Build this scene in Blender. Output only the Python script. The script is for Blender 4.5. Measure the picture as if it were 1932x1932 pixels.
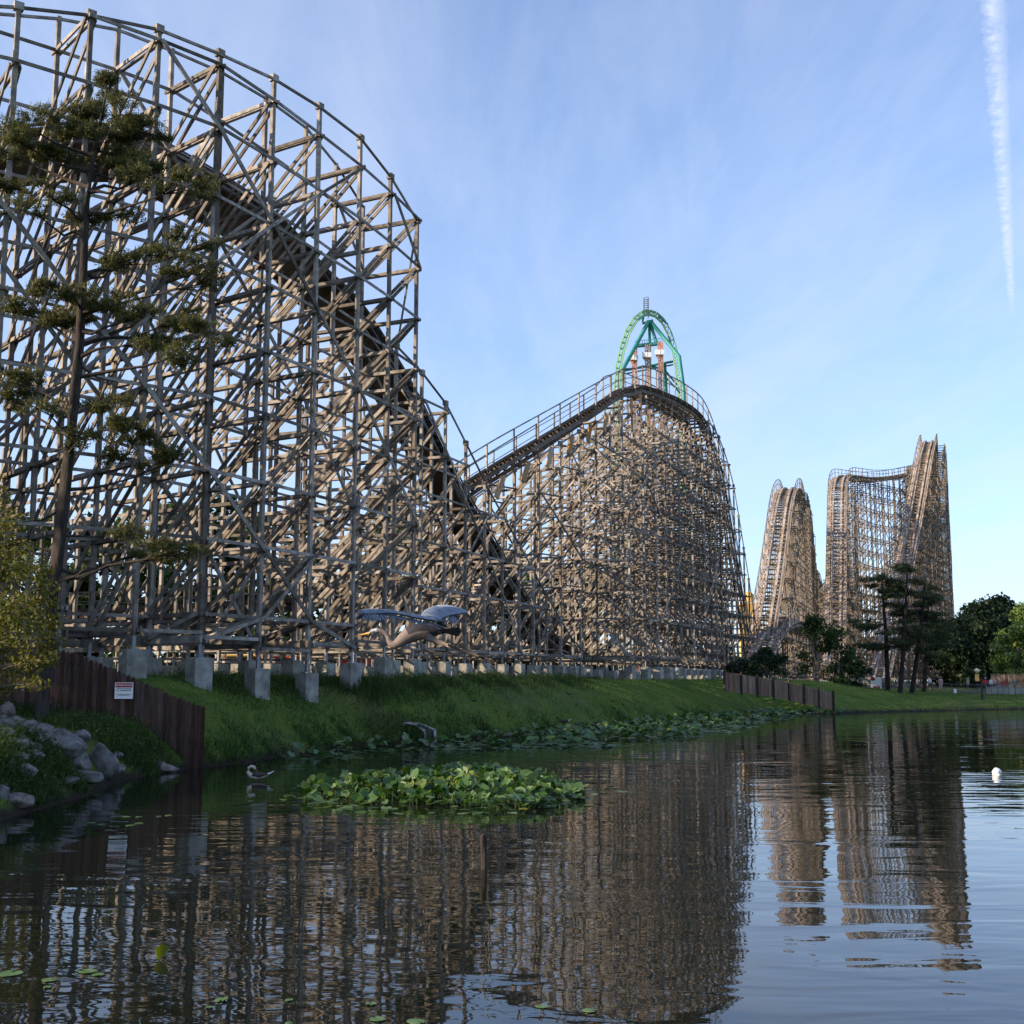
import bpy, bmesh, math, random
import numpy as np
from mathutils import Vector, noise as mnoise
random.seed(7); RNG = np.random.default_rng(7)
R = math.radians
for o in list(bpy.data.objects): bpy.data.objects.remove(o)
SC = bpy.context.scene
COL = SC.collection

# ------------------------------------------------------------------ camera
CAM_H = 3.0; F = 2327.0; CX = 966.0; PITCH = math.atan(319/2327)
cd = bpy.data.cameras.new('camera'); cam = bpy.data.objects.new('camera', cd); COL.objects.link(cam)
cd.sensor_width = 36; cd.lens = 36*F/1932; cd.clip_start = 0.1; cd.clip_end = 9000
cam.location = (0, 0, CAM_H); cam.rotation_euler = (R(90)+PITCH, 0, 0); SC.camera = cam

SUN_EL, SUN_AZ = R(22), math.atan2(-0.30, -0.954)      # direction TOWARDS the sun (x,y)
SUN = Vector((math.cos(SUN_EL)*math.cos(SUN_AZ), math.cos(SUN_EL)*math.sin(SUN_AZ), math.sin(SUN_EL)))

def W(px, py, D):
    """survey helper: the world point seen at (px,py) at forward distance D"""
    u = CX-py; yw = F*math.cos(PITCH)-u*math.sin(PITCH); zw = u*math.cos(PITCH)+F*math.sin(PITCH)
    return Vector(((px-CX)/yw*D, D, CAM_H+zw/yw*D))
def W0(px, py, z=0.0):
    a = W(px, py, 1.0)-Vector((0, 0, CAM_H)); t = (z-CAM_H)/a.z
    return Vector((a.x*t, a.y*t, z))

# ------------------------------------------------------------------ world
wd = bpy.data.worlds.new('World'); SC.world = wd; wd.use_nodes = True
nt = wd.node_tree; nt.nodes.clear(); N = nt.nodes; L = nt.links
def nd(t, **k):
    n = N.new(t)
    for a, b in k.items(): setattr(n, a, b)
    return n
def mth(op, a, b=None, c=None, clamp=False):
    n = N.new('ShaderNodeMath'); n.operation = op; n.use_clamp = clamp
    for i, v in enumerate((a, b, c)):
        if v is None: continue
        if isinstance(v, (int, float)): n.inputs[i].default_value = v
        else: L.new(v, n.inputs[i])
    return n.outputs[0]
out = nd('ShaderNodeOutputWorld'); bg = nd('ShaderNodeBackground'); bg.inputs[1].default_value = 0.15
sky = nd('ShaderNodeTexSky', sky_type='NISHITA'); sky.sun_disc = False
sky.sun_elevation = SUN_EL; sky.sun_rotation = math.atan2(SUN.x, SUN.y)
sky.altitude = 20; sky.air_density = 1.0; sky.dust_density = 0.35; sky.ozone_density = 1.6
tc = nd('ShaderNodeTexCoord'); sp = nd('ShaderNodeSeparateXYZ'); L.new(tc.outputs['Generated'], sp.inputs[0])
zz = mth('MAXIMUM', sp.outputs[2], 0.03)
gx = mth('DIVIDE', sp.outputs[0], zz); gy = mth('DIVIDE', sp.outputs[1], zz)
cb = nd('ShaderNodeCombineXYZ'); L.new(gx, cb.inputs[0]); L.new(gy, cb.inputs[1])
def cloudlayer(scale, rot, scl, lo, hi, detail=7, rough=.6, dist=.6):
    mp = nd('ShaderNodeMapping'); mp.inputs['Rotation'].default_value = (0, 0, rot); mp.inputs['Scale'].default_value = scl
    L.new(cb.outputs[0], mp.inputs[0])
    no = nd('ShaderNodeTexNoise'); no.inputs['Scale'].default_value = scale; no.inputs['Detail'].default_value = detail
    no.inputs['Roughness'].default_value = rough; no.inputs['Distortion'].default_value = dist; L.new(mp.outputs[0], no.inputs['Vector'])
    return mth('MULTIPLY', mth('SUBTRACT', no.outputs[0], lo), 1/(hi-lo), clamp=True)
c1 = cloudlayer(0.55, R(35), (1.5, .38, 1), .40, .78)
c2 = cloudlayer(2.0, R(20), (1.5, .30, 1), .42, .85, 9, .62)
cm = mth('ADD', mth('MULTIPLY', c1, .42), mth('MULTIPLY', c2, .34), clamp=True)
# low veil towards the horizon
veil = mth('MULTIPLY', mth('SUBTRACT', .42, sp.outputs[2], clamp=True), .8, clamp=True)

def trail(pa, pb, wa, wb, strength, frac):
    A = W(*pa, 1)-Vector((0, 0, CAM_H)); B = W(*pb, 1)-Vector((0, 0, CAM_H))
    a = (A.x/A.z, A.y/A.z); b = (B.x/B.z, B.y/B.z); dx, dy = b[0]-a[0], b[1]-a[1]; ln = math.hypot(dx, dy); dx /= ln; dy /= ln
    ux = mth('SUBTRACT', gx, a[0]); uy = mth('SUBTRACT', gy, a[1])
    t = mth('DIVIDE', mth('ADD', mth('MULTIPLY', ux, dx), mth('MULTIPLY', uy, dy)), ln)
    d = mth('SUBTRACT', mth('MULTIPLY', ux, dy), mth('MULTIPLY', uy, dx))
    no = nd('ShaderNodeTexNoise'); no.inputs['Scale'].default_value = frac; no.inputs['Detail'].default_value = 6; no.inputs['Roughness'].default_value = .7
    L.new(cb.outputs[0], no.inputs['Vector'])
    w = mth('ADD', wa, mth('MULTIPLY', t, wb-wa))
    w = mth('MAXIMUM', w, .001)
    d = mth('ADD', d, mth('MULTIPLY', mth('SUBTRACT', no.outputs[0], .5), mth('MULTIPLY', w, 1.6)))
    m = mth('SUBTRACT', 1, mth('DIVIDE', mth('ABSOLUTE', d), w), clamp=True)
    m = mth('MULTIPLY', mth('POWER', m, .7), mth('MULTIPLY', mth('SUBTRACT', no.outputs[0], .25), 2.2, clamp=True))
    fade = mth('MULTIPLY', mth('SUBTRACT', 1.03, t, clamp=True), 6, clamp=True)
    fade2 = mth('MULTIPLY', mth('ADD', t, .6, clamp=True), 4, clamp=True)
    front = mth('GREATER_THAN', sp.outputs[2], 0.0)
    return mth('MULTIPLY', mth('MULTIPLY', mth('MULTIPLY', m, fade), mth('MULTIPLY', fade2, front)), strength)
t1 = trail((1873, 0), (1910, 590), .020, .009, .85, 34)
t2 = trail((1932, 1008), (1800, 985), .03, .012, .35, 10)
cm = mth('ADD', mth('ADD', cm, t1), t2, clamp=True)
mx = nd('ShaderNodeMix', data_type='RGBA'); L.new(sky.outputs[0], mx.inputs['A'])
tint = nd('ShaderNodeMix', data_type='RGBA'); tint.blend_type = 'MULTIPLY'; tint.inputs['Factor'].default_value = 1
L.new(sky.outputs[0], tint.inputs['A']); tint.inputs['B'].default_value = (1.0, .99, 1.12, 1)
hz = nd('ShaderNodeMix', data_type='RGBA'); hz.blend_type = 'MULTIPLY'; L.new(mth('SUBTRACT', 1, mth('MULTIPLY', sp.outputs[2], 2.6), clamp=True), hz.inputs['Factor'])
L.new(tint.outputs['Result'], hz.inputs['A']); hz.inputs['B'].default_value = (.60, .74, .92, 1)
L.new(hz.outputs['Result'], mx.inputs['A'])
mx.inputs['B'].default_value = (2.75, 3.25, 4.15, 1)
L.new(veil, mx.inputs['Factor'])
mc = nd('ShaderNodeMix', data_type='RGBA'); L.new(cm, mc.inputs['Factor']); L.new(mx.outputs['Result'], mc.inputs['A']); mc.inputs['B'].default_value = (3.3, 3.7, 4.5, 1)
L.new(mc.outputs['Result'], bg.inputs[0]); L.new(bg.outputs[0], out.inputs[0])

sd = bpy.data.lights.new('sun', 'SUN'); sd.energy = 5.0; sd.angle = R(0.6); sd.color = (1.0, .80, .58)
so = bpy.data.objects.new('sun', sd); COL.objects.link(so); so.rotation_euler = SUN.to_track_quat('Z', 'Y').to_euler()
SC.view_settings.view_transform = 'Standard'; SC.view_settings.look = 'None'; SC.view_settings.gamma = 1
SC.view_settings.exposure = 0.74
SC.cycles.max_bounces = 6; SC.cycles.transparent_max_bounces = 6; SC.cycles.caustics_reflective = False; SC.cycles.caustics_refractive = False

# ------------------------------------------------------------------ materials
MATS = {}
def mat(name, col, rough=.8, col2=None, scale=6.0, detail=4, stretch=(1, 1, 1), tint=0.0, bump=0.0, bscale=None, metal=0, spec=.3, sheen=0, trans=0.0, lo=.35, hi=.65, coord='Object'):
    m = bpy.data.materials.new(name); m.use_nodes = True; t = m.node_tree; n = t.nodes; l = t.links
    b = n['Principled BSDF']; b.inputs['Roughness'].default_value = rough; b.inputs['Metallic'].default_value = metal
    b.inputs['Specular IOR Level'].default_value = spec
    c = col if len(col) == 4 else (*col, 1)
    co = n.new('ShaderNodeTexCoord'); mp = n.new('ShaderNodeMapping'); mp.inputs['Scale'].default_value = stretch; l.new(co.outputs[coord], mp.inputs[0])
    cur = None
    if col2 is not None:
        no = n.new('ShaderNodeTexNoise'); no.inputs['Scale'].default_value = scale; no.inputs['Detail'].default_value = detail; no.inputs['Roughness'].default_value = .6
        l.new(mp.outputs[0], no.inputs['Vector'])
        r = n.new('ShaderNodeValToRGB'); r.color_ramp.elements[0].position = lo; r.color_ramp.elements[1].position = hi
        r.color_ramp.elements[0].color = c; r.color_ramp.elements[1].color = (*col2[:3], 1); l.new(no.outputs[0], r.inputs[0]); cur = r.outputs[0]
    if tint:
        at = n.new('ShaderNodeAttribute'); at.attribute_name = 'tint'
        mr = n.new('ShaderNodeMapRange'); mr.inputs['To Min'].default_value = 1-tint; mr.inputs['To Max'].default_value = 1+tint
        l.new(at.outputs['Fac'], mr.inputs['Value'])
        hm = n.new('ShaderNodeHueSaturation'); l.new(mr.outputs[0], hm.inputs['Value'])
        mr2 = n.new('ShaderNodeMapRange'); mr2.inputs['To Min'].default_value = 1.25; mr2.inputs['To Max'].default_value = .75
        l.new(at.outputs['Fac'], mr2.inputs['Value']); l.new(mr2.outputs[0], hm.inputs['Saturation'])
        if cur: l.new(cur, hm.inputs['Color'])
        else: hm.inputs['Color'].default_value = c
        cur = hm.outputs[0]
    if cur: l.new(cur, b.inputs['Base Color'])
    else: b.inputs['Base Color'].default_value = c
    if bump:
        no2 = n.new('ShaderNodeTexNoise'); no2.inputs['Scale'].default_value = bscale or scale*3; no2.inputs['Detail'].default_value = 5
        l.new(mp.outputs[0], no2.inputs['Vector']); bp = n.new('ShaderNodeBump'); bp.inputs['Strength'].default_value = 1; bp.inputs['Distance'].default_value = bump
        l.new(no2.outputs[0], bp.inputs['Height']); l.new(bp.outputs[0], b.inputs['Normal'])
    if trans:
        tr = n.new('ShaderNodeBsdfTranslucent'); ms = n.new('ShaderNodeMixShader'); ms.inputs[0].default_value = trans
        if cur: l.new(cur, tr.inputs[0])
        else: tr.inputs[0].default_value = c
        o = n['Material Output']; l.new(b.outputs[0], ms.inputs[1]); l.new(tr.outputs[0], ms.inputs[2]); l.new(ms.outputs[0], o.inputs[0])
    MATS[name] = m; return m
M_WOOD = mat('weathered_wood', (.125, .108, .093), .85, (.30, .262, .222), 2.2, 5, tint=.55, bump=.004, bscale=14)
M_WOODF = mat('weathered_wood_far', (.125, .102, .082), .85, (.225, .19, .152), 1.2, 3, tint=.38)
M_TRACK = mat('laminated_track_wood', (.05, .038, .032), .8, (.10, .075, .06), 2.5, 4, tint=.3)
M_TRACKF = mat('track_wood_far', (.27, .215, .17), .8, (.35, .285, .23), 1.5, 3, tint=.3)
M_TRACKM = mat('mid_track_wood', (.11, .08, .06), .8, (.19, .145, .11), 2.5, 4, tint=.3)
M_PLY = mat('orange_plywood', (.36, .20, .09), .7, (.42, .26, .13), 2, 3, tint=.2)
M_CONC = mat('concrete', (.17, .165, .145), .9, (.38, .37, .335), 1.6, 8, bump=.006, bscale=9, tint=.12)
M_STEEL = mat('galvanised_steel', (.16, .17, .19), .5, (.24, .25, .27), 5, 3, metal=.6)
M_FENCE = mat('red_stained_fence', (.036, .020, .016), .8, (.090, .046, .034), 3.0, 5, stretch=(3, 3, .35), tint=.45, bump=.006, bscale=8)
M_FENCE2 = mat('tan_fence_board', (.15, .09, .06), .8, (.25, .165, .115), 1.5, 5, stretch=(2, 2, .4), tint=.35)
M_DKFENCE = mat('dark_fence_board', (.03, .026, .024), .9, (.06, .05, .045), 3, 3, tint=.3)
M_ROCK = mat('granite_boulder', (.035, .034, .033), .85, (.23, .218, .205), 3.2, 12, bump=.03, bscale=5, lo=.30, hi=.68)
M_ROCKP = mat('pink_granite_boulder', (.06, .046, .04), .85, (.27, .22, .195), 3.4, 12, bump=.03, bscale=5)
M_BARK = mat('pine_bark', (.018, .014, .012), .95, (.065, .052, .043), 3.5, 6, stretch=(2.5, 2.5, .5), bump=.03, bscale=9)
M_BARKD = mat('dark_pine_bark', (.012, .010, .009), .95, (.035, .029, .025), 3, 5)
M_BARKG = mat('grey_bark', (.07, .06, .05), .95, (.14, .12, .10), 3.5, 5, bump=.02, bscale=7)
M_PINE = mat('pine_needles', (.06, .07, .022), .75, (.135, .13, .035), 1.1, 3, tint=.45, trans=.25)
M_YEL = mat('yellow_green_leaves', (.085, .10, .012), .7, (.20, .17, .02), .9, 4, tint=.4, trans=.4)
M_LEAFD = mat('dark_leaves', (.012, .026, .010), .7, (.028, .05, .017), .35, 4, tint=.4, trans=.2)
M_LEAFM = mat('mid_leaves', (.03, .06, .014), .7, (.06, .10, .025), .4, 4, tint=.4, trans=.3)
M_LEAFB = mat('bright_leaves', (.09, .15, .03), .7, (.15, .22, .05), .4, 4, tint=.35, trans=.35)
M_FIR = mat('far_pine_needles', (.03, .048, .02), .75, (.07, .09, .035), .5, 4, tint=.4, trans=.2)
M_LILY = mat('water_lily_leaves', (.035, .09, .02), .42, (.09, .17, .03), 1.6, 3, tint=.4, trans=.25, spec=.5)
M_LILYY = mat('yellow_lily_leaf', (.15, .20, .03), .5, (.24, .25, .04), 3, 3, tint=.3, trans=.25)
M_PAD = mat('floating_pad_skin', (.05, .12, .03), .4, (.12, .18, .06), 5, 3, spec=.5)
M_STEM = mat('lily_stem', (.05, .08, .02), .7)
M_GRASS = mat('grass_blades', (.09, .17, .025), .8, (.22, .29, .05), .5, 4, tint=.45, trans=.35)
M_WEED = mat('weed_leaves', (.03, .07, .015), .8, (.07, .11, .02), 1.0, 4, tint=.5, trans=.3)
M_WHITE = mat('white_paint', (.88, .88, .87), .5, (.82, .82, .81), 8, 3)
M_RED = mat('red_paint', (.42, .03, .04), .5, (.35, .025, .035), 8, 3)
M_BLACK = mat('black_ink', (.03, .03, .05), .6, (.05, .05, .07), 20, 2)
M_GREEN = mat('haze_paled_green_paint', (.20, .42, .21), .45, (.26, .50, .26), .3, 3)  # green steel, with distance haze painted in by paling the colour
M_TEAL = mat('teal_steel_paint', (.03, .20, .19), .45, (.05, .28, .26), .3, 3)
M_ORANGE = mat('haze_paled_orange_paint', (.48, .22, .16), .5, (.55, .30, .22), .5, 3)  # orange steel, also paled in the colour to suggest haze
M_PALE = mat('pale_lattice_paint', (.62, .50, .45), .5, (.7, .58, .5), .5, 3)
M_YELLOW = mat('ochre_render', (.62, .38, .10), .8, (.72, .46, .15), .6, 4)
M_STALLR = mat('red_wall_paint', (.50, .05, .04), .7, (.42, .06, .05), 1, 3)
M_GREY = mat('grey_rail_paint', (.10, .105, .11), .6, (.15, .155, .16), 3, 3, metal=.3)
M_SKIN = mat('skin', (.45, .27, .19), .6, (.5, .31, .22), 9, 2)
M_DENIM = mat('dark_cloth', (.03, .035, .06), .9, (.05, .055, .09), 9, 2)
M_SHIRTW = mat('white_cloth', (.75, .74, .73), .9, (.66, .65, .66), 9, 2)
M_SHIRTR = mat('pink_check_cloth', (.60, .22, .22), .9, (.75, .6, .6), 14, 2)
M_HAIR = mat('hair', (.03, .02, .015), .8, (.05, .035, .025), 20, 2)
M_HGREY = mat('heron_blue_grey_feathers', (.12, .145, .19), .8, (.25, .285, .34), 9, 5, stretch=(1, 3, 3), bump=.004, bscale=30)
M_HPALE = mat('heron_pale_feathers', (.42, .43, .45), .7, (.55, .55, .56), 9, 5)
M_HDARK = mat('heron_dark_feathers', (.022, .022, .028), .7, (.05, .052, .065), 14, 4)
M_HNECK = mat('heron_buff_neck', (.17, .135, .115), .75, (.27, .21, .18), 12, 4)
M_HBILL = mat('heron_bill', (.62, .33, .06), .45, (.5, .3, .08), 12, 2)
M_HLEG = mat('heron_leg', (.05, .035, .028), .6, (.08, .055, .04), 12, 2)
M_DUCKP = mat('duck_cream_feathers', (.45, .38, .29), .7, (.58, .50, .40), 12, 4)
M_DUCKR = mat('duck_red_face', (.22, .05, .05), .7, (.30, .08, .07), 12, 4)
M_DUCKB = mat('goose_brown_feathers', (.05, .038, .028), .8, (.10, .08, .06), 12, 4)
M_LAMP = mat('lamp_globe_glass', (.85, .75, .55), .3, (.8, .7, .5), 5, 2)

# ------------------------------------------------------------------ mesh helpers
def tag(o, label=None, cat=None, group=None, kind=None):
    if label: o['label'] = label
    if cat: o['category'] = cat
    if group: o['group'] = group
    if kind: o['kind'] = kind
    return o
def empty(name, loc, label, cat, group=None):
    o = bpy.data.objects.new(name, None); COL.objects.link(o); o.location = loc; o.empty_display_size = .2
    return tag(o, label, cat, group)
def make_mesh(name, V, Fs, mats, parent=None, loc=(0, 0, 0), tint=None, midx=None, smooth=False, obj=True):
    me = bpy.data.meshes.new(name)
    V = np.asarray(V, np.float32).reshape(-1, 3) - np.asarray(loc, np.float32)
    if isinstance(Fs, np.ndarray):
        k = Fs.shape[1]; n = len(Fs)
        me.vertices.add(len(V)); me.vertices.foreach_set('co', V.ravel())
        me.loops.add(n*k); me.loops.foreach_set('vertex_index', Fs.astype(np.int32).ravel())
        me.polygons.add(n); me.polygons.foreach_set('loop_start', np.arange(0, n*k, k, dtype=np.int32)); me.update(calc_edges=True)
    else:
        me.from_pydata(V.tolist(), [], Fs); me.update()
    for m in (mats if isinstance(mats, (list, tuple)) else [mats]): me.materials.append(m)
    if tint is not None:
        a = me.attributes.new('tint', 'FLOAT', 'FACE'); a.data.foreach_set('value', np.asarray(tint, np.float32))
    if midx is not None: me.polygons.foreach_set('material_index', np.asarray(midx, np.int32))
    me.polygons.foreach_set('use_smooth', np.full(len(me.polygons), bool(smooth)))
    me.validate(); 
    if not obj: return me
    o = bpy.data.objects.new(name, me); COL.objects.link(o)
    if parent: o.parent = parent
    else: o.location = loc
    return o
class MB:
    """collects straight bars (boxes between two points)"""
    def __init__(s): s.a = []; s.t = []
    def bar(s, p0, p1, w, h, side=(1, 0, 0), t=None):
        s.a.append((*p0, *p1, w, h, *side)); s.t.append(random.random() if t is None else t)
    def box(s, c, size, side=(1, 0, 0), t=None):     # upright box, c = centre
        s.bar((c[0], c[1], c[2]-size[2]/2), (c[0], c[1], c[2]+size[2]/2), size[0], size[1], side, t)
    def build(s, name, m, parent=None, loc=(0, 0, 0), **k):
        A = np.array(s.a, float); p0, p1, w, h, sd = A[:, :3], A[:, 3:6], A[:, 6:7], A[:, 7:8], A[:, 8:11]
        ax = p1-p0; ax /= np.linalg.norm(ax, axis=1, keepdims=True)+1e-9
        sd = sd-ax*(sd*ax).sum(1, keepdims=True); nn = np.linalg.norm(sd, axis=1, keepdims=True)
        bad = nn[:, 0] < 1e-3; alt = np.cross(ax, [0.01, .02, 1]); sd[bad] = alt[bad]; sd /= np.linalg.norm(sd, axis=1, keepdims=True)
        up = np.cross(ax, sd); a = sd*w/2; b = up*h/2
        V = np.stack([p0-a-b, p0+a-b, p0+a+b, p0-a+b, p1-a-b, p1+a-b, p1+a+b, p1-a+b], 1).reshape(-1, 3)
        f = np.array([[0, 3, 2, 1], [4, 5, 6, 7], [0, 1, 5, 4], [1, 2, 6, 5], [2, 3, 7, 6], [3, 0, 4, 7]])
        Fs = (f[None]+np.arange(len(A))[:, None, None]*8).reshape(-1, 4)
        return make_mesh(name, V, Fs, m, parent, loc, tint=np.repeat(s.t, 6), **k)
def tube(pts, rad, seg=8, caps=True):
    pts = [Vector(p) for p in pts]; V = []; Fs = []
    for i, p in enumerate(pts):
        d = (pts[min(i+1, len(pts)-1)]-pts[max(i-1, 0)]).normalized()
        s = d.cross(Vector((0, 0, 1))); s = s.normalized() if s.length > .05 else d.cross(Vector((0, 1, 0))).normalized(); u = s.cross(d)
        r = rad[i] if hasattr(rad, '__len__') else rad
        rx, ry = r if hasattr(r, '__len__') else (r, r)
        for k in range(seg):
            a = 2*math.pi*k/seg; V.append(p+s*math.cos(a)*rx+u*math.sin(a)*ry)
    for i in range(len(pts)-1):
        for k in range(seg): Fs.append((i*seg+k, i*seg+(k+1) % seg, (i+1)*seg+(k+1) % seg, (i+1)*seg+k))
    if caps: Fs.append(tuple(range(seg))); Fs.append(tuple((len(pts)-1)*seg+k for k in reversed(range(seg))))
    return V, Fs
class PM:
    """collects polygon pieces with material indices"""
    def __init__(s): s.V = []; s.F = []; s.m = []
    def add(s, vf, mi=0):
        V, Fs = vf; o = len(s.V); s.V += [tuple(v) for v in V]; s.F += [tuple(i+o for i in f) for f in Fs]; s.m += [mi]*len(Fs)
    def build(s, name, mats, parent=None, loc=(0, 0, 0), smooth=True):
        return make_mesh(name, s.V, s.F, mats, parent, loc, midx=s.m, smooth=smooth, tint=[random.random() for _ in s.F])
def quads(C, Nn, a, b, spin=None):
    """leaf quads: centres C, normals Nn, half sizes a,b"""
    n = len(C); Nn = Nn/(np.linalg.norm(Nn, axis=1, keepdims=True)+1e-9)
    t = RNG.normal(size=(n, 3)); t -= Nn*(t*Nn).sum(1, keepdims=True); t /= np.linalg.norm(t, axis=1, keepdims=True); b_ = np.cross(Nn, t)
    a = np.reshape(a, (-1, 1)); b = np.reshape(b, (-1, 1))
    V = np.stack([C-t*a, C-b_*b*.9, C+t*a, C+b_*b], 1).reshape(-1, 3)
    return V, np.arange(4*n).reshape(-1, 4)

# ------------------------------------------------------------------ terrain
shore_px = [(-60, 1600), (0, 1545), (60, 1528), (150, 1502), (230, 1472), (300, 1458), (378, 1447), (450, 1441), (560, 1422), (700, 1407), (804, 1404), (900, 1396), (1050, 1382), (1200, 1366),
            (1330, 1354), (1450, 1345), (1570, 1346), (1700, 1343), (1830, 1340), (1932, 1338)]
POLY = [tuple(W0(*p)[:2]) for p in shore_px]
POLY = [(-60, -40), (-40, -4), (-24, 9), (-16, 17)] + POLY + [(66, 128), (86, 112), (96, 60), (80, 0), (30, 3.5), (0, 3.0), (-14, 1.5), (-24, -8), (-40, -40)]
PA = np.array(POLY); PB = np.roll(PA, -1, 0)
def sdist(X, Y):
    """distance inland from the shoreline (negative on the water)"""
    X = np.asarray(X, float); Y = np.asarray(Y, float); d = np.full(X.shape, 1e9); ins = np.zeros(X.shape, bool)
    for (ax, ay), (bx, by) in zip(PA, PB):
        ex, ey = bx-ax, by-ay; t = np.clip(((X-ax)*ex+(Y-ay)*ey)/(ex*ex+ey*ey+1e-12), 0, 1)
        d = np.minimum(d, np.hypot(X-ax-t*ex, Y-ay-t*ey))
        c = (ay > Y) != (by > Y); xx = ax+(Y-ay)/(by-ay+1e-12)*ex; ins ^= c & (X < xx)
    return np.where(ins, -d, d)
def sm(a, b, x): t = np.clip((x-a)/(b-a), 0, 1); return t*t*(3-2*t)
def ground(X, Y):
    X = np.asarray(X, float); Y = np.asarray(Y, float); d = sdist(X, Y)
    left = 1-sm(-17, -11.5, X) * 1.0
    left = left*(1-sm(44, 50, Y))
    zt = 3.15-1.35*sm(26, 48, X); w = 5.2+8.8*sm(26, 48, X)+3*sm(-3, 8, X)
    t = np.clip(d/w, 0, 1); z = zt*(1-(1-t)**2)
    zl = 2.4*(1-(1-np.clip(d/9, 0, 1))**1.6)
    z = z*(1-left)+zl*left
    z = z+(np.sin(X*.7+Y*.31)*np.sin(Y*.53-X*.2)*.07+np.sin(X*2.1+1)*np.sin(Y*1.7)*.025)*np.clip(d/2, 0, 1)
    z = z + .9*sm(150, 420, np.hypot(X, Y))
    return np.where(d < 0, np.maximum(d*.35, -1.6), z)
def gz(x, y): return float(ground(np.array([x]), np.array([y]))[0])
def hit(px, py, d0=6, d1=400):
    a = W(px, py, 1.0)-Vector((0, 0, CAM_H)); D = np.exp(np.linspace(math.log(d0), math.log(d1), 900))
    g = np.maximum(ground(a.x*D, D), 0); z = CAM_H+a.z*D; i = int(np.argmax(z <= g)); 
    if not (z <= g).any(): i = len(D)-1
    return Vector((a.x*D[i], D[i], g[i]))
def axis(fine0, fine1, st, lo, hi):
    a = list(np.arange(fine0, fine1, st)); s = st; x = fine0
    while x > lo: s *= 1.25; x -= s; a.insert(0, x)
    s = st; x = a[-1]
    while x < hi: s *= 1.25; x += s; a.append(x)
    return np.array(a)
xs = axis(-32, 62, .7, -5000, 5000); ys = axis(0, 160, .8, -1500, 7000)
GX, GY = np.meshgrid(xs, ys); GZ = ground(GX, GY); nx, ny = len(xs), len(ys)
idx = np.arange(nx*ny).reshape(ny, nx)
Fg = np.stack([idx[:-1, :-1], idx[:-1, 1:], idx[1:, 1:], idx[1:, :-1]], -1).reshape(-1, 4)
def ground_mat():
    m = bpy.data.materials.new('grass_ground'); m.use_nodes = True; t = m.node_tree; n = t.nodes; l = t.links; b = n['Principled BSDF']
    b.inputs['Roughness'].default_value = .95; b.inputs['Specular IOR Level'].default_value = .1
    g = n.new('ShaderNodeNewGeometry'); s = n.new('ShaderNodeSeparateXYZ'); l.new(g.outputs['Position'], s.inputs[0])
    def noise(sc, det=6):
        a = n.new('ShaderNodeTexNoise'); a.inputs['Scale'].default_value = sc; a.inputs['Detail'].default_value = det; a.inputs['Roughness'].default_value = .65; l.new(g.outputs['Position'], a.inputs['Vector']); return a
    def ramp(f, els):
        r = n.new('ShaderNodeValToRGB'); e = r.color_ramp.elements
        while len(e) < len(els): e.new(.5)
        for k, (p, c) in enumerate(els): e[k].position = p; e[k].color = (*c, 1)
        l.new(f, r.inputs[0]); return r.outputs[0]
    a = ramp(noise(.55).outputs[0], [(.3, (.055, .11, .02)), (.5, (.10, .155, .028)), (.72, (.16, .18, .045))])
    f = noise(9, 8); mm = n.new('ShaderNodeMix'); mm.data_type = 'RGBA'; mm.blend_type = 'MULTIPLY'; mm.inputs['Factor'].default_value = .8
    l.new(a, mm.inputs['A']); l.new(ramp(f.outputs[0], [(.3, (.32, .32, .30)), (.7, (1.5, 1.5, 1.4))]), mm.inputs['B'])
    # bare mud right at the waterline
    no = noise(1.3); ad = n.new('ShaderNodeMath'); ad.operation = 'MULTIPLY_ADD'; ad.inputs[1].default_value = -.5; l.new(no.outputs[0], ad.inputs[0]); l.new(s.outputs[2], ad.inputs[2])
    mr = n.new('ShaderNodeMapRange'); mr.inputs['From Min'].default_value = -.12; mr.inputs['From Max'].default_value = .10; l.new(ad.outputs[0], mr.inputs['Value'])
    m2 = n.new('ShaderNodeMix'); m2.data_type = 'RGBA'; l.new(mr.outputs[0], m2.inputs['Factor']); m2.inputs['A'].default_value = (.035, .028, .02, 1); l.new(mm.outputs['Result'], m2.inputs['B'])
    # pale trodden spots
    p = noise(.16, 5); mr3 = n.new('ShaderNodeMapRange'); mr3.inputs['From Min'].default_value = .54; mr3.inputs['From Max'].default_value = .68; l.new(p.outputs[0], mr3.inputs['Value'])
    m3 = n.new('ShaderNodeMix'); m3.data_type = 'RGBA'; mu = n.new('ShaderNodeMath'); mu.operation = 'MULTIPLY'; mu.inputs[1].default_value = .6; l.new(mr3.outputs[0], mu.inputs[0]); l.new(mu.outputs[0], m3.inputs['Factor'])
    l.new(m2.outputs['Result'], m3.inputs['A']); m3.inputs['B'].default_value = (.13, .105, .06, 1)
    l.new(m3.outputs['Result'], b.inputs['Base Color'])
    bp = n.new('ShaderNodeBump'); bp.inputs['Distance'].default_value = .12; l.new(f.outputs[0], bp.inputs['Height']); l.new(bp.outputs[0], b.inputs['Normal'])
    return m
go = make_mesh('ground', np.stack([GX, GY, GZ], -1).reshape(-1, 3), Fg, ground_mat(), smooth=True); tag(go, kind='structure')

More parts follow.
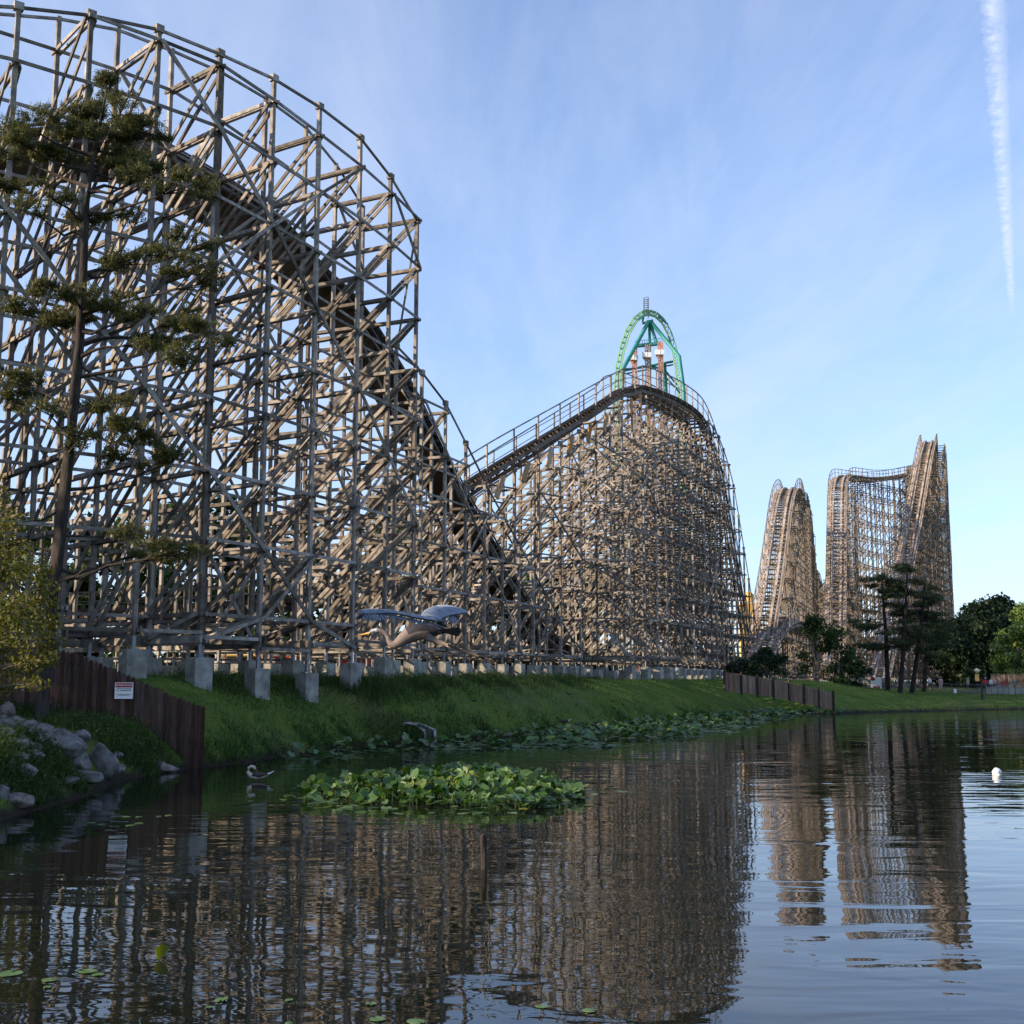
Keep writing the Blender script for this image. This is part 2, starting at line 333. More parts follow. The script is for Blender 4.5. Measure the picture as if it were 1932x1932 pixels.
def water_mat():
    m = bpy.data.materials.new('pond_water'); m.use_nodes = True; t = m.node_tree; n = t.nodes; l = t.links; b = n['Principled BSDF']
    b.inputs['Base Color'].default_value = (.008, .010, .007, 1); b.inputs['Roughness'].default_value = .015; b.inputs['IOR'].default_value = 1.333; b.inputs['Specular IOR Level'].default_value = .5
    g = n.new('ShaderNodeNewGeometry')
    def wv(scale, st, rot, det, dist=.0):
        mp = n.new('ShaderNodeMapping'); mp.inputs['Scale'].default_value = st; mp.inputs['Rotation'].default_value = (0, 0, rot); l.new(g.outputs['Position'], mp.inputs[0])
        a = n.new('ShaderNodeTexNoise'); a.inputs['Scale'].default_value = scale; a.inputs['Detail'].default_value = det; a.inputs['Roughness'].default_value = .45; a.inputs['Distortion'].default_value = dist
        l.new(mp.outputs[0], a.inputs['Vector']); return a.outputs[0]
    def mul(a, v):
        x = n.new('ShaderNodeMath'); x.operation = 'MULTIPLY'; l.new(a, x.inputs[0])
        if isinstance(v, float): x.inputs[1].default_value = v
        else: l.new(v, x.inputs[1])
        return x.outputs[0]
    def add(a, c): x = n.new('ShaderNodeMath'); x.operation = 'ADD'; l.new(a, x.inputs[0]); l.new(c, x.inputs[1]); return x.outputs[0]
    gust = wv(.09, (1, 2.2, 1), .1, 2)                # breezy and calm patches
    mr = n.new('ShaderNodeMapRange'); mr.inputs['From Min'].default_value = .42; mr.inputs['From Max'].default_value = .62; mr.inputs['To Min'].default_value = .35; mr.inputs['To Max'].default_value = 1.15; l.new(gust, mr.inputs['Value'])
    h = add(mul(wv(.72, (.6, 1.6, 1), .12, 2, .5), .024), mul(wv(3.0, (.8, 1.7, 1), -.15, 2), .0014))
    h = mul(h, mr.outputs[0])
    bp = n.new('ShaderNodeBump'); bp.inputs['Strength'].default_value = 1; bp.inputs['Distance'].default_value = 1; l.new(h, bp.inputs['Height']); l.new(bp.outputs[0], b.inputs['Normal'])
    return m
wo = make_mesh('pond_water', [(-60, -40, 0), (110, -40, 0), (110, 150, 0), (-60, 150, 0)], [(0, 1, 2, 3)], water_mat()); tag(wo, kind='structure')

# ------------------------------------------------------------------ wooden coaster generator
def stations_from_px(pts, step):
    P = [W(*p) for p in pts]; out_ = []
    P = [P[0]*2-P[1]]+P+[P[-1]*2-P[-2]]; dense = []
    for i in range(1, len(P)-2):
        for k in range(12):
            t = k/12; a, b, c, d = P[i-1], P[i], P[i+1], P[i+2]
            dense.append(.5*((2*b)+(c-a)*t+(2*a-5*b+4*c-d)*t*t+(3*b-a-3*c+d)*t**3))
    dense.append(P[-2])
    acc = 0; last = dense[0]; res = [dense[0]]
    for q in dense[1:]:
        acc += math.hypot(q.x-last.x, q.y-last.y); last = q
        if acc >= step: res.append(q); acc = 0
    return path_to_stations(res)
def path_to_stations(res):
    st = []
    for i, q in enumerate(res):
        a = res[max(i-1, 0)]; b = res[min(i+1, len(res)-1)]; d = Vector((b.x-a.x, b.y-a.y)).normalized()
        st.append(dict(c=Vector((q.x, q.y)), z=q.z, d=d, n=Vector((-d.y, d.x)), roll=0.0))
    return st
def P3(c, z): return Vector((c.x, c.y, z))
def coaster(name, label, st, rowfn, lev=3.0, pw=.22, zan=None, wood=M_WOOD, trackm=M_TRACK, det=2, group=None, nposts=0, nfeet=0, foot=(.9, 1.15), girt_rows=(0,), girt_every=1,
            xmod=5, rail=True, rail_h=1.15, diag='in', sparse=False, solid=False, trk=(0, None), tw=1.0, girt_skip=False, xsp=6, walk=True):
    c0 = st[len(st)//2]['c']; loc = Vector((c0.x, c0.y, gz(c0.x, c0.y)))
    root = empty(name, loc, label, 'roller coaster', group)
    zan = zan or max(s['z'] for s in st)
    posts = []; feet = []; bents = []; mbs = []
    for i, s in enumerate(st):
        rows = rowfn(i, s); rows = [r for r in rows if r is not None]; s['rows'] = rows; n = s['n']; d = s['d']; dv = Vector((d.x, d.y, 0)); nv = Vector((n.x, n.y, 0))
        mb = MB(); pts = []
        for off, top in rows:
            q = s['c']+n*off; g = gz(q.x, q.y); g = max(g, -.6)
            if top < g+1.6: top = g+1.6
            fh = foot[1] if off == rows[-1 if s.get('outer_last') else 0][0] or s.get('allfeet') else foot[1]*.75
            pts.append((q, g, g+fh, top))
        s['pts'] = pts
        nl = int((zan-2)/lev)+3; zs = [zan-k*lev for k in range(nl)]
        base = max(p[2] for p in pts)+.75
        zs = [z for z in zs if z > base+.9*min(1, lev*.4)]
        for j in range(len(pts)-1):
            (q0, g0, f0, t0), (q1, g1, f1, t1) = pts[j], pts[j+1]; same = (q1-q0).length
            for kz, z in enumerate(zs+[base]):
                if sparse and j > 1 and kz % 2 and z != base: continue
                if z <= max(min(t0, t1), min(max(t0, t1), min(t0, t1)+.2))+.05:
                    if z == base:
                        mb.bar(P3(q0, z)-nv*.3+dv*(pw/2+.05), P3(q1, z)+nv*.3+dv*(pw/2+.05), .08, .32, dv)
                        mb.bar(P3(q0, z)-nv*.3-dv*(pw/2+.05), P3(q1, z)+nv*.3-dv*(pw/2+.05), .08, .32, dv); continue
                    e = .25; h = pw*.95
                    for sg in ((1, -1) if (det > 0 and j < 3) else (-1,)):
                        mb.bar(P3(q0, z)-nv*e+dv*sg*(pw/2+.035), P3(q1, z)+nv*e+dv*sg*(pw/2+.035), .07, h, dv)
            # batter braces, outer high to inner low
            if diag and same > 2.0:
                hi, lo = ((q0, t0), (q1, t1)) if (diag == 'in' or (diag == 'out' and False)) else ((q1, t1), (q0, t0))
                if diag == 'auto' and t1 > t0+.5: hi, lo = (q1, t1), (q0, t0)
                elif diag == 'auto': hi, lo = (q0, t0), (q1, t1)
                zz2 = zs+[base]
                for k in range(len(zz2)-1):
                    if sparse and ((j > 2) or (j == 2 and k % 2)): continue
                    if zz2[k] <= hi[1]+.1 and zz2[k+1] <= lo[1]+.1:
                        for sg in ((1, -1) if (det > 1 and j < 2) else (1,)):
                            mb.bar(P3(hi[0], zz2[k])+dv*sg*(pw/2+.11), P3(lo[0], zz2[k+1])+dv*sg*(pw/2+.11), .075, pw*1.05, dv)
        for off_i, (q, g, ft, top) in enumerate(pts):
            posts.append((i, off_i, q, ft, top, dv, nv)); feet.append((i, q, g, ft, dv))
        if not mb.a: mb.bar(P3(pts[0][0], base), P3(pts[-1][0], base), .1, .3, dv)
        mbs.append(mb)
    # bracing along the run, one mesh per bay
    for i in range(len(st)-1):
        a, b = st[i], st[i+1]; mb = mbs[i]; na = Vector((a['n'].x, a['n'].y, 0))
        for j in range(min(len(a['pts']), len(b['pts']))):
            if j not in girt_rows: continue
            (q0, g0, f0, t0), (q1, g1, f1, t1) = a['pts'][j], b['pts'][j]
            off = na*(-(pw/2+.1)) if j <= len(a['pts'])//2 else na*(pw/2+.1)
            base = max(f0, f1)+.75; zs = [zan-k*lev for k in range(int(zan/lev)+2)]; zs = [z for z in zs if z > base+1.0]+[base]
            for k, z in enumerate(zs):
                if z > min(t0, t1)+.3: continue
                if (k+i) % girt_every == 0 or z == base:
                    mb.bar(P3(q0, z+(.12 if k % 2 else 0))+off, P3(q1, z+(.12 if k % 2 else 0))+off, .06, pw*.8, na)
                if k+1 < len(zs):
                    if (k-i) % xmod == 0: mb.bar(P3(q0, z)+off*1.5, P3(q1, zs[k+1])+off*1.5, .07, pw*1.05, na)
                    if (k+i) % xsp == 2 and z <= t1+.2: mb.bar(P3(q1, z)+off*1.9, P3(q0, zs[k+1])+off*1.9, .07, pw*.85, na)
            if a.get('toprail'):
                mb.bar(P3(q0, t0)+off*.2, P3(q1, t1)+off*.2, .09, .12, na)
    for mb in mbs: bents.append(mb.build('support_bent', wood, root, loc))
    # posts
    def dist(q): return q.x**2+q.y**2
    order = sorted(range(len(posts)), key=lambda k: (posts[k][1] > 3, dist(posts[k][2])))
    rest = MB()
    for rank, k in enumerate(order):
        i, j, q, ft, top, dv, nv = posts[k]; m = MB() if rank < nposts else rest
        t0 = random.random()
        m.bar(P3(q, ft+.6), P3(q, top+.12), pw, pw, dv, t0)
        if det > 1:
            z = ft+.6+random.uniform(1, 3)
            while z < top-1.2:
                m.bar(P3(q, z)-dv*(pw/2+.0), P3(q, z+1.5)-dv*(pw/2+.0), .07, pw*1.02, dv); z += 4.8
            # bolted cap at the head
            if j == 0: m.box(P3(q, top+.05), (pw*2.0, pw*1.6, .32), dv)
        if m is not rest:
            m.build('post', wood, bents[i], loc)
    if rest.a: tag(rest.build('post', wood, root, loc), kind='stuff' if len(rest.a) > 20 else None)
    frest = MB(); srest = MB(); order = sorted(range(len(feet)), key=lambda k: dist(feet[k][1]))
    for rank, k in enumerate(order):
        i, q, g, ft, dv = feet[k]; m = MB() if rank < nfeet else frest
        m.box((q.x, q.y, (g-.4+ft)/2), (foot[0], foot[0]*.8, ft-g+.4), dv)
        if m is not frest:
            fo = m.build('concrete_footing', M_CONC, root, loc); s2 = MB(); s2.box((q.x, q.y, ft+.32), (pw*.8, pw*.5, .66), dv); s2.box((q.x, q.y, ft+.02), (pw*1.8, pw*1.8, .04), dv); s2.build('steel_bracket', M_STEEL, fo, loc)
        else: srest.box((q.x, q.y, ft+.32), (pw*.8, pw*.5, .66), dv)
    if frest.a: tag(frest.build('concrete_footing', M_CONC, root, loc), kind='stuff'); tag(srest.build('steel_bracket', M_STEEL, root, loc), kind='stuff')
    # track
    i0, i1 = trk[0], trk[1] or len(st)
    S = st[i0:i1]; fine = []
    for i in range(len(S)-1):
        a, b, c, d = S[max(i-1, 0)], S[i], S[i+1], S[min(i+2, len(S)-1)]
        for k in range(3):
            t = k/3
            def cr(p0, p1, p2, p3): return .5*((2*p1)+(p2-p0)*t+(2*p0-5*p1+4*p2-p3)*t*t+(3*p1-p0-3*p2+p3)*t**3)
            pos = cr(P3(a['c'], a['z']), P3(b['c'], b['z']), P3(c['c'], c['z']), P3(d['c'], d['z']))
            fine.append((pos, b['roll']*(1-t)+c['roll']*t))
    fine.append((P3(S[-1]['c'], S[-1]['z']), S[-1]['roll']))
    fr = []
    for i, (p, r) in enumerate(fine):
        tg = (fine[min(i+1, len(fine)-1)][0]-fine[max(i-1, 0)][0]).normalized(); h = Vector((-tg.y, tg.x, 0)).normalized(); u = tg.cross(h)
        lat = (h*math.cos(r)+u*math.sin(r)).normalized(); fr.append((p, tg, lat, tg.cross(lat)))
    tm = MB()
    for i in range(len(fr)-1):
        p, tg, lat, u = fr[i]; q, _, lat2, u2 = fr[i+1]; nn_ = max(1, round((q-p).length/(.8 if det > 1 else 1.3)))
        for k in range(nn_):
            t = k/nn_; c = p.lerp(q, t)-u*.30
            tm.bar(c-lat*1.75*tw, c+lat*1.75*tw, .10, .24, tg)
        if walk:
            for sg in (1, -1):
                for o in (1.25, 1.6): tm.bar(p+lat*sg*o*tw-u*.13, q+lat2*sg*o*tw-u2*.13, .28, .06, lat)
                tm.bar(p+lat*sg*1.35*tw-u*.62, q+lat2*sg*1.35*tw-u2*.62, .10, .34, lat)
    if solid:
        for i in range(len(fr)-1):
            p, tg, lat, u = fr[i]; q, _, lat2, u2 = fr[i+1]
            tm.bar(p-u*.46, q-u2*.46, 2.3, .07, lat); tm.bar(p-u*.72-lat*1.1, q-u2*.72-lat2*1.1, .12, .5, lat)
            tm.bar(p+u*.1-lat*1.42, q+u2*.1-lat2*1.42, .06, .18, lat)
    to = tm.build('track_deck', trackm, root, loc)
    for sg in (1, -1):
        rm = MB()
        for i in range(len(fr)-1):
            p, tg, lat, u = fr[i]; q, _, lat2, u2 = fr[i+1]
            rm.bar(p+lat*sg*.72*tw+u*.0, q+lat2*sg*.72*tw, .34, .36, lat)
        rm.build('running_rail', trackm, to, loc)
    if rail:
        for sg in (1, -1):
            hm = MB()
            for i in range(0, len(fr)):
                p, tg, lat, u = fr[i]; e = p+lat*sg*1.72*tw; up = Vector((0, 0, 1))
                if i % 3 == 0: hm.bar(e-up*.5, e+up*rail_h, .12, .12, tg)
                if i < len(fr)-1:
                    q = fr[i+1][0]+fr[i+1][2]*sg*1.72*tw
                    hm.bar(e+up*rail_h, q+up*rail_h, .09, .10, lat); hm.bar(e+up*rail_h*.5, q+up*rail_h*.5, .06, .06, lat)
            hm.build('handrail', wood, root, loc)
    return root

# ---- near turn and drop
nodes = [(None, None, None, -22, Vector((-26.8, 40.6)), 27.6), (None, None, None, -26, Vector((-24.3, 42.3)), 28.1), (None, None, None, -32, Vector((-21.8, 43.8)), 28.5),
         (35, 15, 45.2, -36), (172, 30, 47.0, -40.5), (300, 57, 48.9, -45), (415, 103, 51.0, -49.5), (517, 150, 54.4, -54), (603, 203, 58.0, -57), (680, 262, 61.8, -60), (737, 335, 65.4, -63), (787, 418, 69.3, -65.5)]
trz = [23.2, 23.9, 24.6, 25.4, 26.4, 27.2, 27.8, 28.0, 28.1, 28.0, 27.6, 26.9]
st = []
for k, nn_ in enumerate(nodes):
    ph = R(nn_[3]); n_in = Vector((math.sin(ph), math.cos(ph)))
    if nn_[0] is None: o2, zt = nn_[4], nn_[5]
    else: w_ = W(nn_[0], nn_[1], nn_[2]); o2, zt = Vector((w_.x, w_.y)), w_.z
    d = Vector((n_in.y, -n_in.x)); c = o2+n_in*7.4
    st.append(dict(c=c, z=trz[k], d=d, n=n_in, roll=R(-38), zt=zt, turn=True, toprail=True))
drop = [(-10.5, 73, 25.4), (-9.2, 76.2, 23.9), (-7.9, 79.4, 22.1), (-6.7, 82.6, 20.1), (-5.5, 85.8, 18), (-4.3, 89, 16.1), (-3.1, 92.2, 14.4), (-2, 95.4, 12.7), (-.9, 98.6, 11), (.3, 101.8, 9.3), (1.5, 105, 7.7), (2.9, 108.2, 6.6), (4.5, 111.4, 6.0)]
for k, (x, y, z) in enumerate(drop):
    x *= 1.035; y *= 1.035; z = 3+(z-3)*1.035
    d = Vector((math.sin(R(21)), math.cos(R(21)))); st.append(dict(c=Vector((x, y)), z=z, d=d, n=Vector((-d.y, d.x)), roll=R(-30+min(30, 6*k)), turn=False, toprail=True))
def rowsA(i, s):
    z = s['z']
    if s['turn']:
        zt = s['zt']
        return [(-7.4, zt), (-3.7, zt+1.45), (0, z-1.2), (3.7, z-3.6), (8.2, z-8), (12.7, z-13)]
    return [(-4.0, z-(2.7 if i == 12 else 2.0 if i == 13 else 1.4)), (-1.4, z-.9), (1.6, z-1.6), (4.8, z-3.5), (8.2, z-7), (11.6, z-10.5)]
coaster('wooden_coaster_turn', 'tall weathered timber coaster turn filling the left side and dropping to the right', st, rowsA, lev=3.0, pw=.18, solid=True, tw=.8, zan=29.75, nposts=99, nfeet=60, foot=(.86, 1.1), girt_rows=(0, 1, 3), rail=False, diag='in', sparse=True)

# ---- low run seen through the turn
st = stations_from_px([(-120, 1160, 76), (60, 1158, 78), (250, 1150, 81), (420, 1140, 84), (600, 1128, 90)], 3.4)
coaster('wooden_coaster_low_track', 'low red-brown timber track running behind the legs of the big left turn', st, lambda i, s: [(-1.7, s['z']-.6), (1.7, s['z']-.6)], lev=2.6, pw=.2, det=1, foot=(.7, .5), girt_rows=(0,))

# ---- middle hill
pk = W(1183, 730, 123); back = []; p = Vector((pk.x, pk.y)); hd = 21
tabx = [560, 640, 700, 760, 820, 880, 929, 1021, 1113, 1165, 1190, 1212, 1230, 1250, 1268, 1284, 1298, 1312, 1325, 1338, 1348, 1358, 1368, 1378, 1390, 1402]
taby = [1150, 1105, 1058, 1010, 958, 915, 884, 829, 772, 740, 730, 735, 742, 750, 760, 770, 782, 806, 840, 884, 940, 1000, 1060, 1120, 1200, 1280]
def zat(x, y):
    # recover px from x/y then height
    px = 1180; 
    for _ in range(8):
        py = float(np.interp(px, tabx, taby)); u = CX-py; yw = F*math.cos(PITCH)-u*math.sin(PITCH); px = CX+x/y*yw
    return W(px, float(np.interp(px, tabx, taby)), y).z, px
seq = []
for k in range(17):
    z, px = zat(p.x, p.y); seq.insert(0, Vector((p.x, p.y, z)))
    hd = min(21+k*3.0, 50); p = p-Vector((math.sin(R(hd)), math.cos(R(hd))))*3.0
    if px < 690: break
p = Vector((pk.x, pk.y)); nb = len(seq)
for k in range(40):
    p = p+Vector((math.sin(R(24)), math.cos(R(24))))*2.3; z, px = zat(p.x, p.y)
    if z < 4.4 or px > 1402: break
    seq.append(Vector((p.x, p.y, z)))
st = path_to_stations(seq)
for i, s in enumerate(st): s['roll'] = R(-26) if i < nb-2 else R(-10 if i < nb else 0); s['toprail'] = True
def rowsB(i, s):
    z = s['z']; g = gz(s['c'].x, s['c'].y); h = z-g
    r = [(-4.6, g+h*.80) if nb-5 <= i < nb+8 else ((-2.9, z-1.6) if i >= nb+8 else None), (-1.3, z-.9), (1.5, z-.5), (5.0, z-3.4), (8.4, z-7.5)]
    return r
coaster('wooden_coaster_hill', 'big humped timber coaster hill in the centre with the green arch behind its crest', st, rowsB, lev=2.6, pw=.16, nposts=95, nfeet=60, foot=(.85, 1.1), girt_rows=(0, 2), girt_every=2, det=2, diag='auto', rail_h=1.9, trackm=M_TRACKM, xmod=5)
# tilted plywood panels on the banked climb
pb = MB()
for s in st[:nb-1]:
    c = P3(s['c'], s['z']); nn_ = Vector((s['n'].x, s['n'].y, 0)); dd = Vector((s['d'].x, s['d'].y, 0))
    a = c-nn_*1.9+Vector((0, 0, -.2)); pb.bar(a+dd*1.1+Vector((0, 0, .1)), a+dd*.1+Vector((0, 0, -1.7))-nn_*.25, .12, .5, nn_)
hill = bpy.data.objects['wooden_coaster_hill']
pb.build('side_gusset', M_PLY, hill, hill.location)

# ---- far runs at the right
def rowsF(hr, hl):
    def f(i, s):
        z = s['z']; g = gz(s['c'].x, s['c'].y); h = z-g; r = []
        if hr: r += [(-hr, z-.9)]
        r += [(-1.3, z-.6), (1.5, z-.6)]
        if hl: r.append((4.6, g+h*hl))
        return r
    return f
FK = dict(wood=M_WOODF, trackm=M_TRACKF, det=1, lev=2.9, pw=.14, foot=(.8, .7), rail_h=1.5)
st = stations_from_px([(1425, 1275, 148), (1434, 1240, 154), (1448, 1208, 160), (1466, 1183, 166), (1486, 1172, 172), (1506, 1182, 180), (1520, 1215, 188), (1530, 1245, 196)], 2.8)
coaster('wooden_coaster_small_hump', 'small low timber hump at the foot of the twin-railed hill', st, rowsF(0, 0), girt_rows=(0, 1), **FK)
st = stations_from_px([(1436, 1230, 160), (1444, 1165, 166), (1455, 1100, 173), (1466, 1020, 181), (1474, 960, 188), (1482, 928, 195), (1490, 921, 201), (1496, 932, 208), (1502, 962, 216), (1508, 1012, 224), (1514, 1062, 232), (1522, 1088, 240), (1532, 1100, 248), (1540, 1150, 256)], 2.3)
coaster('wooden_coaster_narrow_hill', 'narrow steep timber hill right of centre, seen end on', st, rowsF(2.6, 0), girt_rows=(0, 1, 3), diag='auto', **FK)
st = stations_from_px([(1574, 1255, 196), (1576, 1190, 202), (1578, 1100, 210), (1579, 1010, 219), (1580, 940, 228), (1583, 908, 235), (1591, 898, 240), (1608, 899, 246), (1635, 902, 252), (1665, 901, 257), (1700, 896, 262), (1735, 888, 268)], 2.3)
coaster('wooden_coaster_far_turn', 'far flat-topped timber turn with sky showing through its thin legs', st, rowsF(3.0, .5), girt_rows=(0, 1, 3), girt_every=1, diag='auto', **FK)
st = stations_from_px([(1658, 1280, 196), (1672, 1225, 205), (1690, 1145, 216), (1708, 1060, 227), (1722, 985, 237), (1735, 912, 247), (1744, 862, 255), (1750, 838, 262), (1753, 832, 269), (1754, 840, 278), (1755, 853, 288), (1756, 872, 298), (1757, 898, 308), (1758, 925, 318)], 2.3)
coaster('wooden_coaster_lift_tower', 'tallest far timber tower at the right with a pale brown side wall', st, rowsF(3.2, .9), girt_rows=(0, 1, 3), diag='auto', **FK)

# ------------------------------------------------------------------ green launch arch and drop shafts
D0 = 445
loc = Vector((W(1225, 700, D0).x, D0, 2.5))
arch = empty('steel_coaster_arch', loc, 'bright green steel coaster arch rising behind the crest of the centre hill', 'roller coaster')
ap = [(1158, 1240), (1160, 900), (1163, 740), (1167, 695), (1174, 658), (1185, 626), (1199, 603), (1213, 592), (1225, 590), (1238, 594), (1251, 606), (1263, 628), (1272, 656), (1278, 690), (1283, 735), (1288, 900), (1290, 1240)]
P = [W(a, b, D0+ (8 if a > 1225 else -8)*(1-min(1, abs(a-1225)/60*0+0))) for a, b in ap]
P = [W(a, b, D0+(a-1225)*.12) for a, b in ap]
dense = []
for i in range(len(P)-1):
    nn_ = max(2, int((P[i+1]-P[i]).length/2.2))
    for k in range(nn_): dense.append(P[i].lerp(P[i+1], k/nn_))
dense.append(P[-1]); m = MB(); rails = [MB(), MB()]
prev = None
for i in range(len(dense)-1):
    a, b = dense[i], dense[i+1]; tg = (b-a).normalized(); lat = Vector((.25, 1, 0)).normalized(); nr = tg.cross(lat).normalized()
    for s_, r_ in ((1, rails[0]), (-1, rails[1])):
        r_.bar(a+lat*s_*.9+nr*.8, b+lat*s_*.9+nr*.8, .38, .38, lat)
    m.bar(a-nr*.7, b-nr*.7, .75, .75, lat); m.bar(a+lat*.9+nr*.8, a-nr*.7, .22, .3, tg); m.bar(a-lat*.9+nr*.8, a-nr*.7, .22, .3, tg)
    m.bar(a-lat*.9+nr*.8, a+lat*.9+nr*.8, .22, .3, tg); m.bar(a+lat*.9+nr*.8, b-nr*.7, .18, .18, tg)
to = m.build('track_spine', M_GREEN, arch, loc)
for r_ in rails: r_.build('rail', M_GREEN, to, loc)
def seg(m, pts, r, dz=0, D=D0):
    Q = [W(p[0], p[1], (p[2] if len(p) > 2 else D)) for p in pts]
    m.add(tube(Q, r, 8))
m = PM()
for dd in (-7, 7):
    seg(m, [(1224, 606, D0), (1201, 649, D0+dd), (1176, 695, D0+dd*1.6), (1172, 760, D0+dd*1.8), (1160, 1240, D0+dd*2.5)], .75)
    seg(m, [(1227, 606, D0), (1267, 655, D0+dd), (1281, 672, D0+dd*1.6), (1290, 735, D0+dd*1.8), (1306, 1240, D0+dd*2.5)], .75)
seg(m, [(1226, 606), (1239, 648)], .6); seg(m, [(1225, 606), (1226, 690), (1226, 1240)], .55); seg(m, [(1253, 686), (1256, 740), (1258, 1240)], .8)
seg(m, [(1178, 699), (1270, 682)], .45); seg(m, [(1176, 706), (1270, 688)], .3); seg(m, [(1229, 690), (1254, 699)], .4)
seg(m, [(1256, 700), (1277, 726)], .35); seg(m, [(1256, 712), (1283, 741)], .35); seg(m, [(1230, 692), (1256, 712)], .3); seg(m, [(1213, 596), (1213, 610), (1232, 605)], .6)
m.build('support_frame', M_TEAL, arch, loc)
m = MB(); a = W(1219, 590, D0); b = W(1219, 562, D0)
for sx in (-.8, .8):
    for sy in (-.8, .8): m.bar(a+Vector((sx, sy, -2)), b+Vector((sx, sy, 0)), .22, .22)
for k in range(8):
    z = a.z+k*.75
    m.bar((a.x-.8, a.y-.8, z), (a.x+.8, a.y-.8, z+.7), .15, .15); m.bar((a.x-.8, a.y+.8, z), (a.x+.8, a.y+.8, z), .15, .15)
m.build('mast', M_STEEL, arch, loc)
m = MB(); c = W(1198, 653, D0-4); e = W(1247, 648, D0-4)
m.bar(c, e, 2.2, .9, (0, 1, 0))
for k in range(12):
    q = c.lerp(e, k/11); m.bar(q+Vector((0, -1.1, .4)), q+Vector((0, -1.1, 1.6)), .15, .15)
m.bar(c+Vector((0, -1.1, 1.6)), e+Vector((0, -1.1, 1.6)), .15, .15)
c = W(1242, 599, D0+2); e = W(1260, 616, D0+3)
m.bar(c+Vector((0, 0, .6)), e+Vector((0, 0, .8)), 1.4, .3, (0, 1, 0))
m.build('walkway', M_TEAL, arch, loc)
for k, (px, py, gy_) in enumerate([(1197, 656, 676), (1221.5, 651, 671), (1246, 645, 666)]):
    m = MB(); a = W(px, py, D0-6); 
    for sx in (-1, 1):
        for sy in (-1, 1): m.bar((a.x+sx*.75, a.y+sy*.75, 3), (a.x+sx*.75, a.y+sy*.75, a.z), .3, .3, t=.2)
    z = a.z-1
    while z > 60: m.bar((a.x-.75, a.y-.75, z), (a.x+.75, a.y-.75, z-1.5), .22, .22); m.bar((a.x-.75, a.y+.75, z-1.5), (a.x+.75, a.y+.75, z), .22, .22); z -= 1.6
    m.bar((a.x, a.y, 3), (a.x, a.y, a.z), .5, .5)
    so_ = m.build('drop_shaft', M_ORANGE, arch, loc)
    g = W(px-2, gy_, D0-6); lab = ['white ring gondola on the left drop shaft, hanging lowest', 'white ring gondola on the middle drop shaft', 'white ring gondola on the right drop shaft, hanging highest'][k]
    go_ = empty('drop_gondola', (g.x, g.y, g.z-1.5), lab, 'gondola', 'gondolas on the drop shafts')
    pm = PM(); pm.add(tube([(g.x, g.y, g.z+.9), (g.x, g.y, g.z+.7), (g.x, g.y, g.z-.7), (g.x, g.y, g.z-.9)], [1.2, 1.5, 1.5, 1.2], 8)); pm.build('seat_ring', M_WHITE, go_, go_.location, False)
    m2 = MB(); m2.box((g.x, g.y-1.1, g.z), (3.3, .6, 1.8)); m2.build('shell', M_WHITE, go_, go_.location)
    pm = PM(); pm.add(tube([(g.x, g.y, g.z-.9), (g.x, g.y, g.z-1.2), (g.x, g.y, g.z-2.0)], [1.4, 1.2, .6], 10)); pm.build('cone', M_ORANGE, go_, go_.location, False)

# ------------------------------------------------------------------ other buildings
g = W(1412, 1140, 300); loc = (g.x, g.y, 2.5)
b = empty('domed_building', loc, 'ochre building with a round dome peeping out between two timber hills', 'building')
m = MB(); m.box((g.x, g.y, 12), (4.2, 4, 19.5)); c = W(1424, 1145, 299); m.box((c.x, c.y, 10.5), (1.8, 3, 17)); c2 = W(1428.5, 1145, 298.4); m.box((c2.x+.3, c2.y, 9.5), (1.2, 2.4, 15))
m.build('wall', M_YELLOW, b, loc)
pm = PM(); z0 = W(1412, 1128, 300).z; pm.add(tube([(g.x, g.y, z0-1)]+[(g.x, g.y, z0+1.5*math.sin(t)) for t in (0, .4, .8, 1.2, 1.5)], [1.5]+[1.5*math.cos(t)+.02 for t in (0, .4, .8, 1.2, 1.5)], 16)); pm.build('dome', M_YELLOW, b, loc)
for k, (x0, x1, mm_, lab) in enumerate([(430, 520, M_STALLR, 'small red market stall behind the leftmost concrete footings'), (545, 700, M_STALLR, 'long red stall with a yellow fringed roof seen through the timber legs')]):
    a = W(x0, 1222, 112); e = W(x1, 1222, 112); loc = ((a.x+e.x)/2, 112, 3.1); b = empty('market_stall', loc, lab, 'stall', 'stalls behind the coaster legs')
    m = MB(); m.box((loc[0], 112, 4.3), (e.x-a.x, 4, 2.6)); m.build('wall', mm_, b, loc)
    m = MB(); m.bar((a.x-.3, 110.6, 5.9), (e.x+.3, 110.6, 5.9), 3.4, .12, (0, 1, .45)); m.build('roof', M_YELLOW, b, loc)
    m = MB(); m.box(((a.x*2+e.x)/3, 109.9, 5.3), (2.2, .12, .5)); m.build('sign_board', M_TEAL, b, loc)

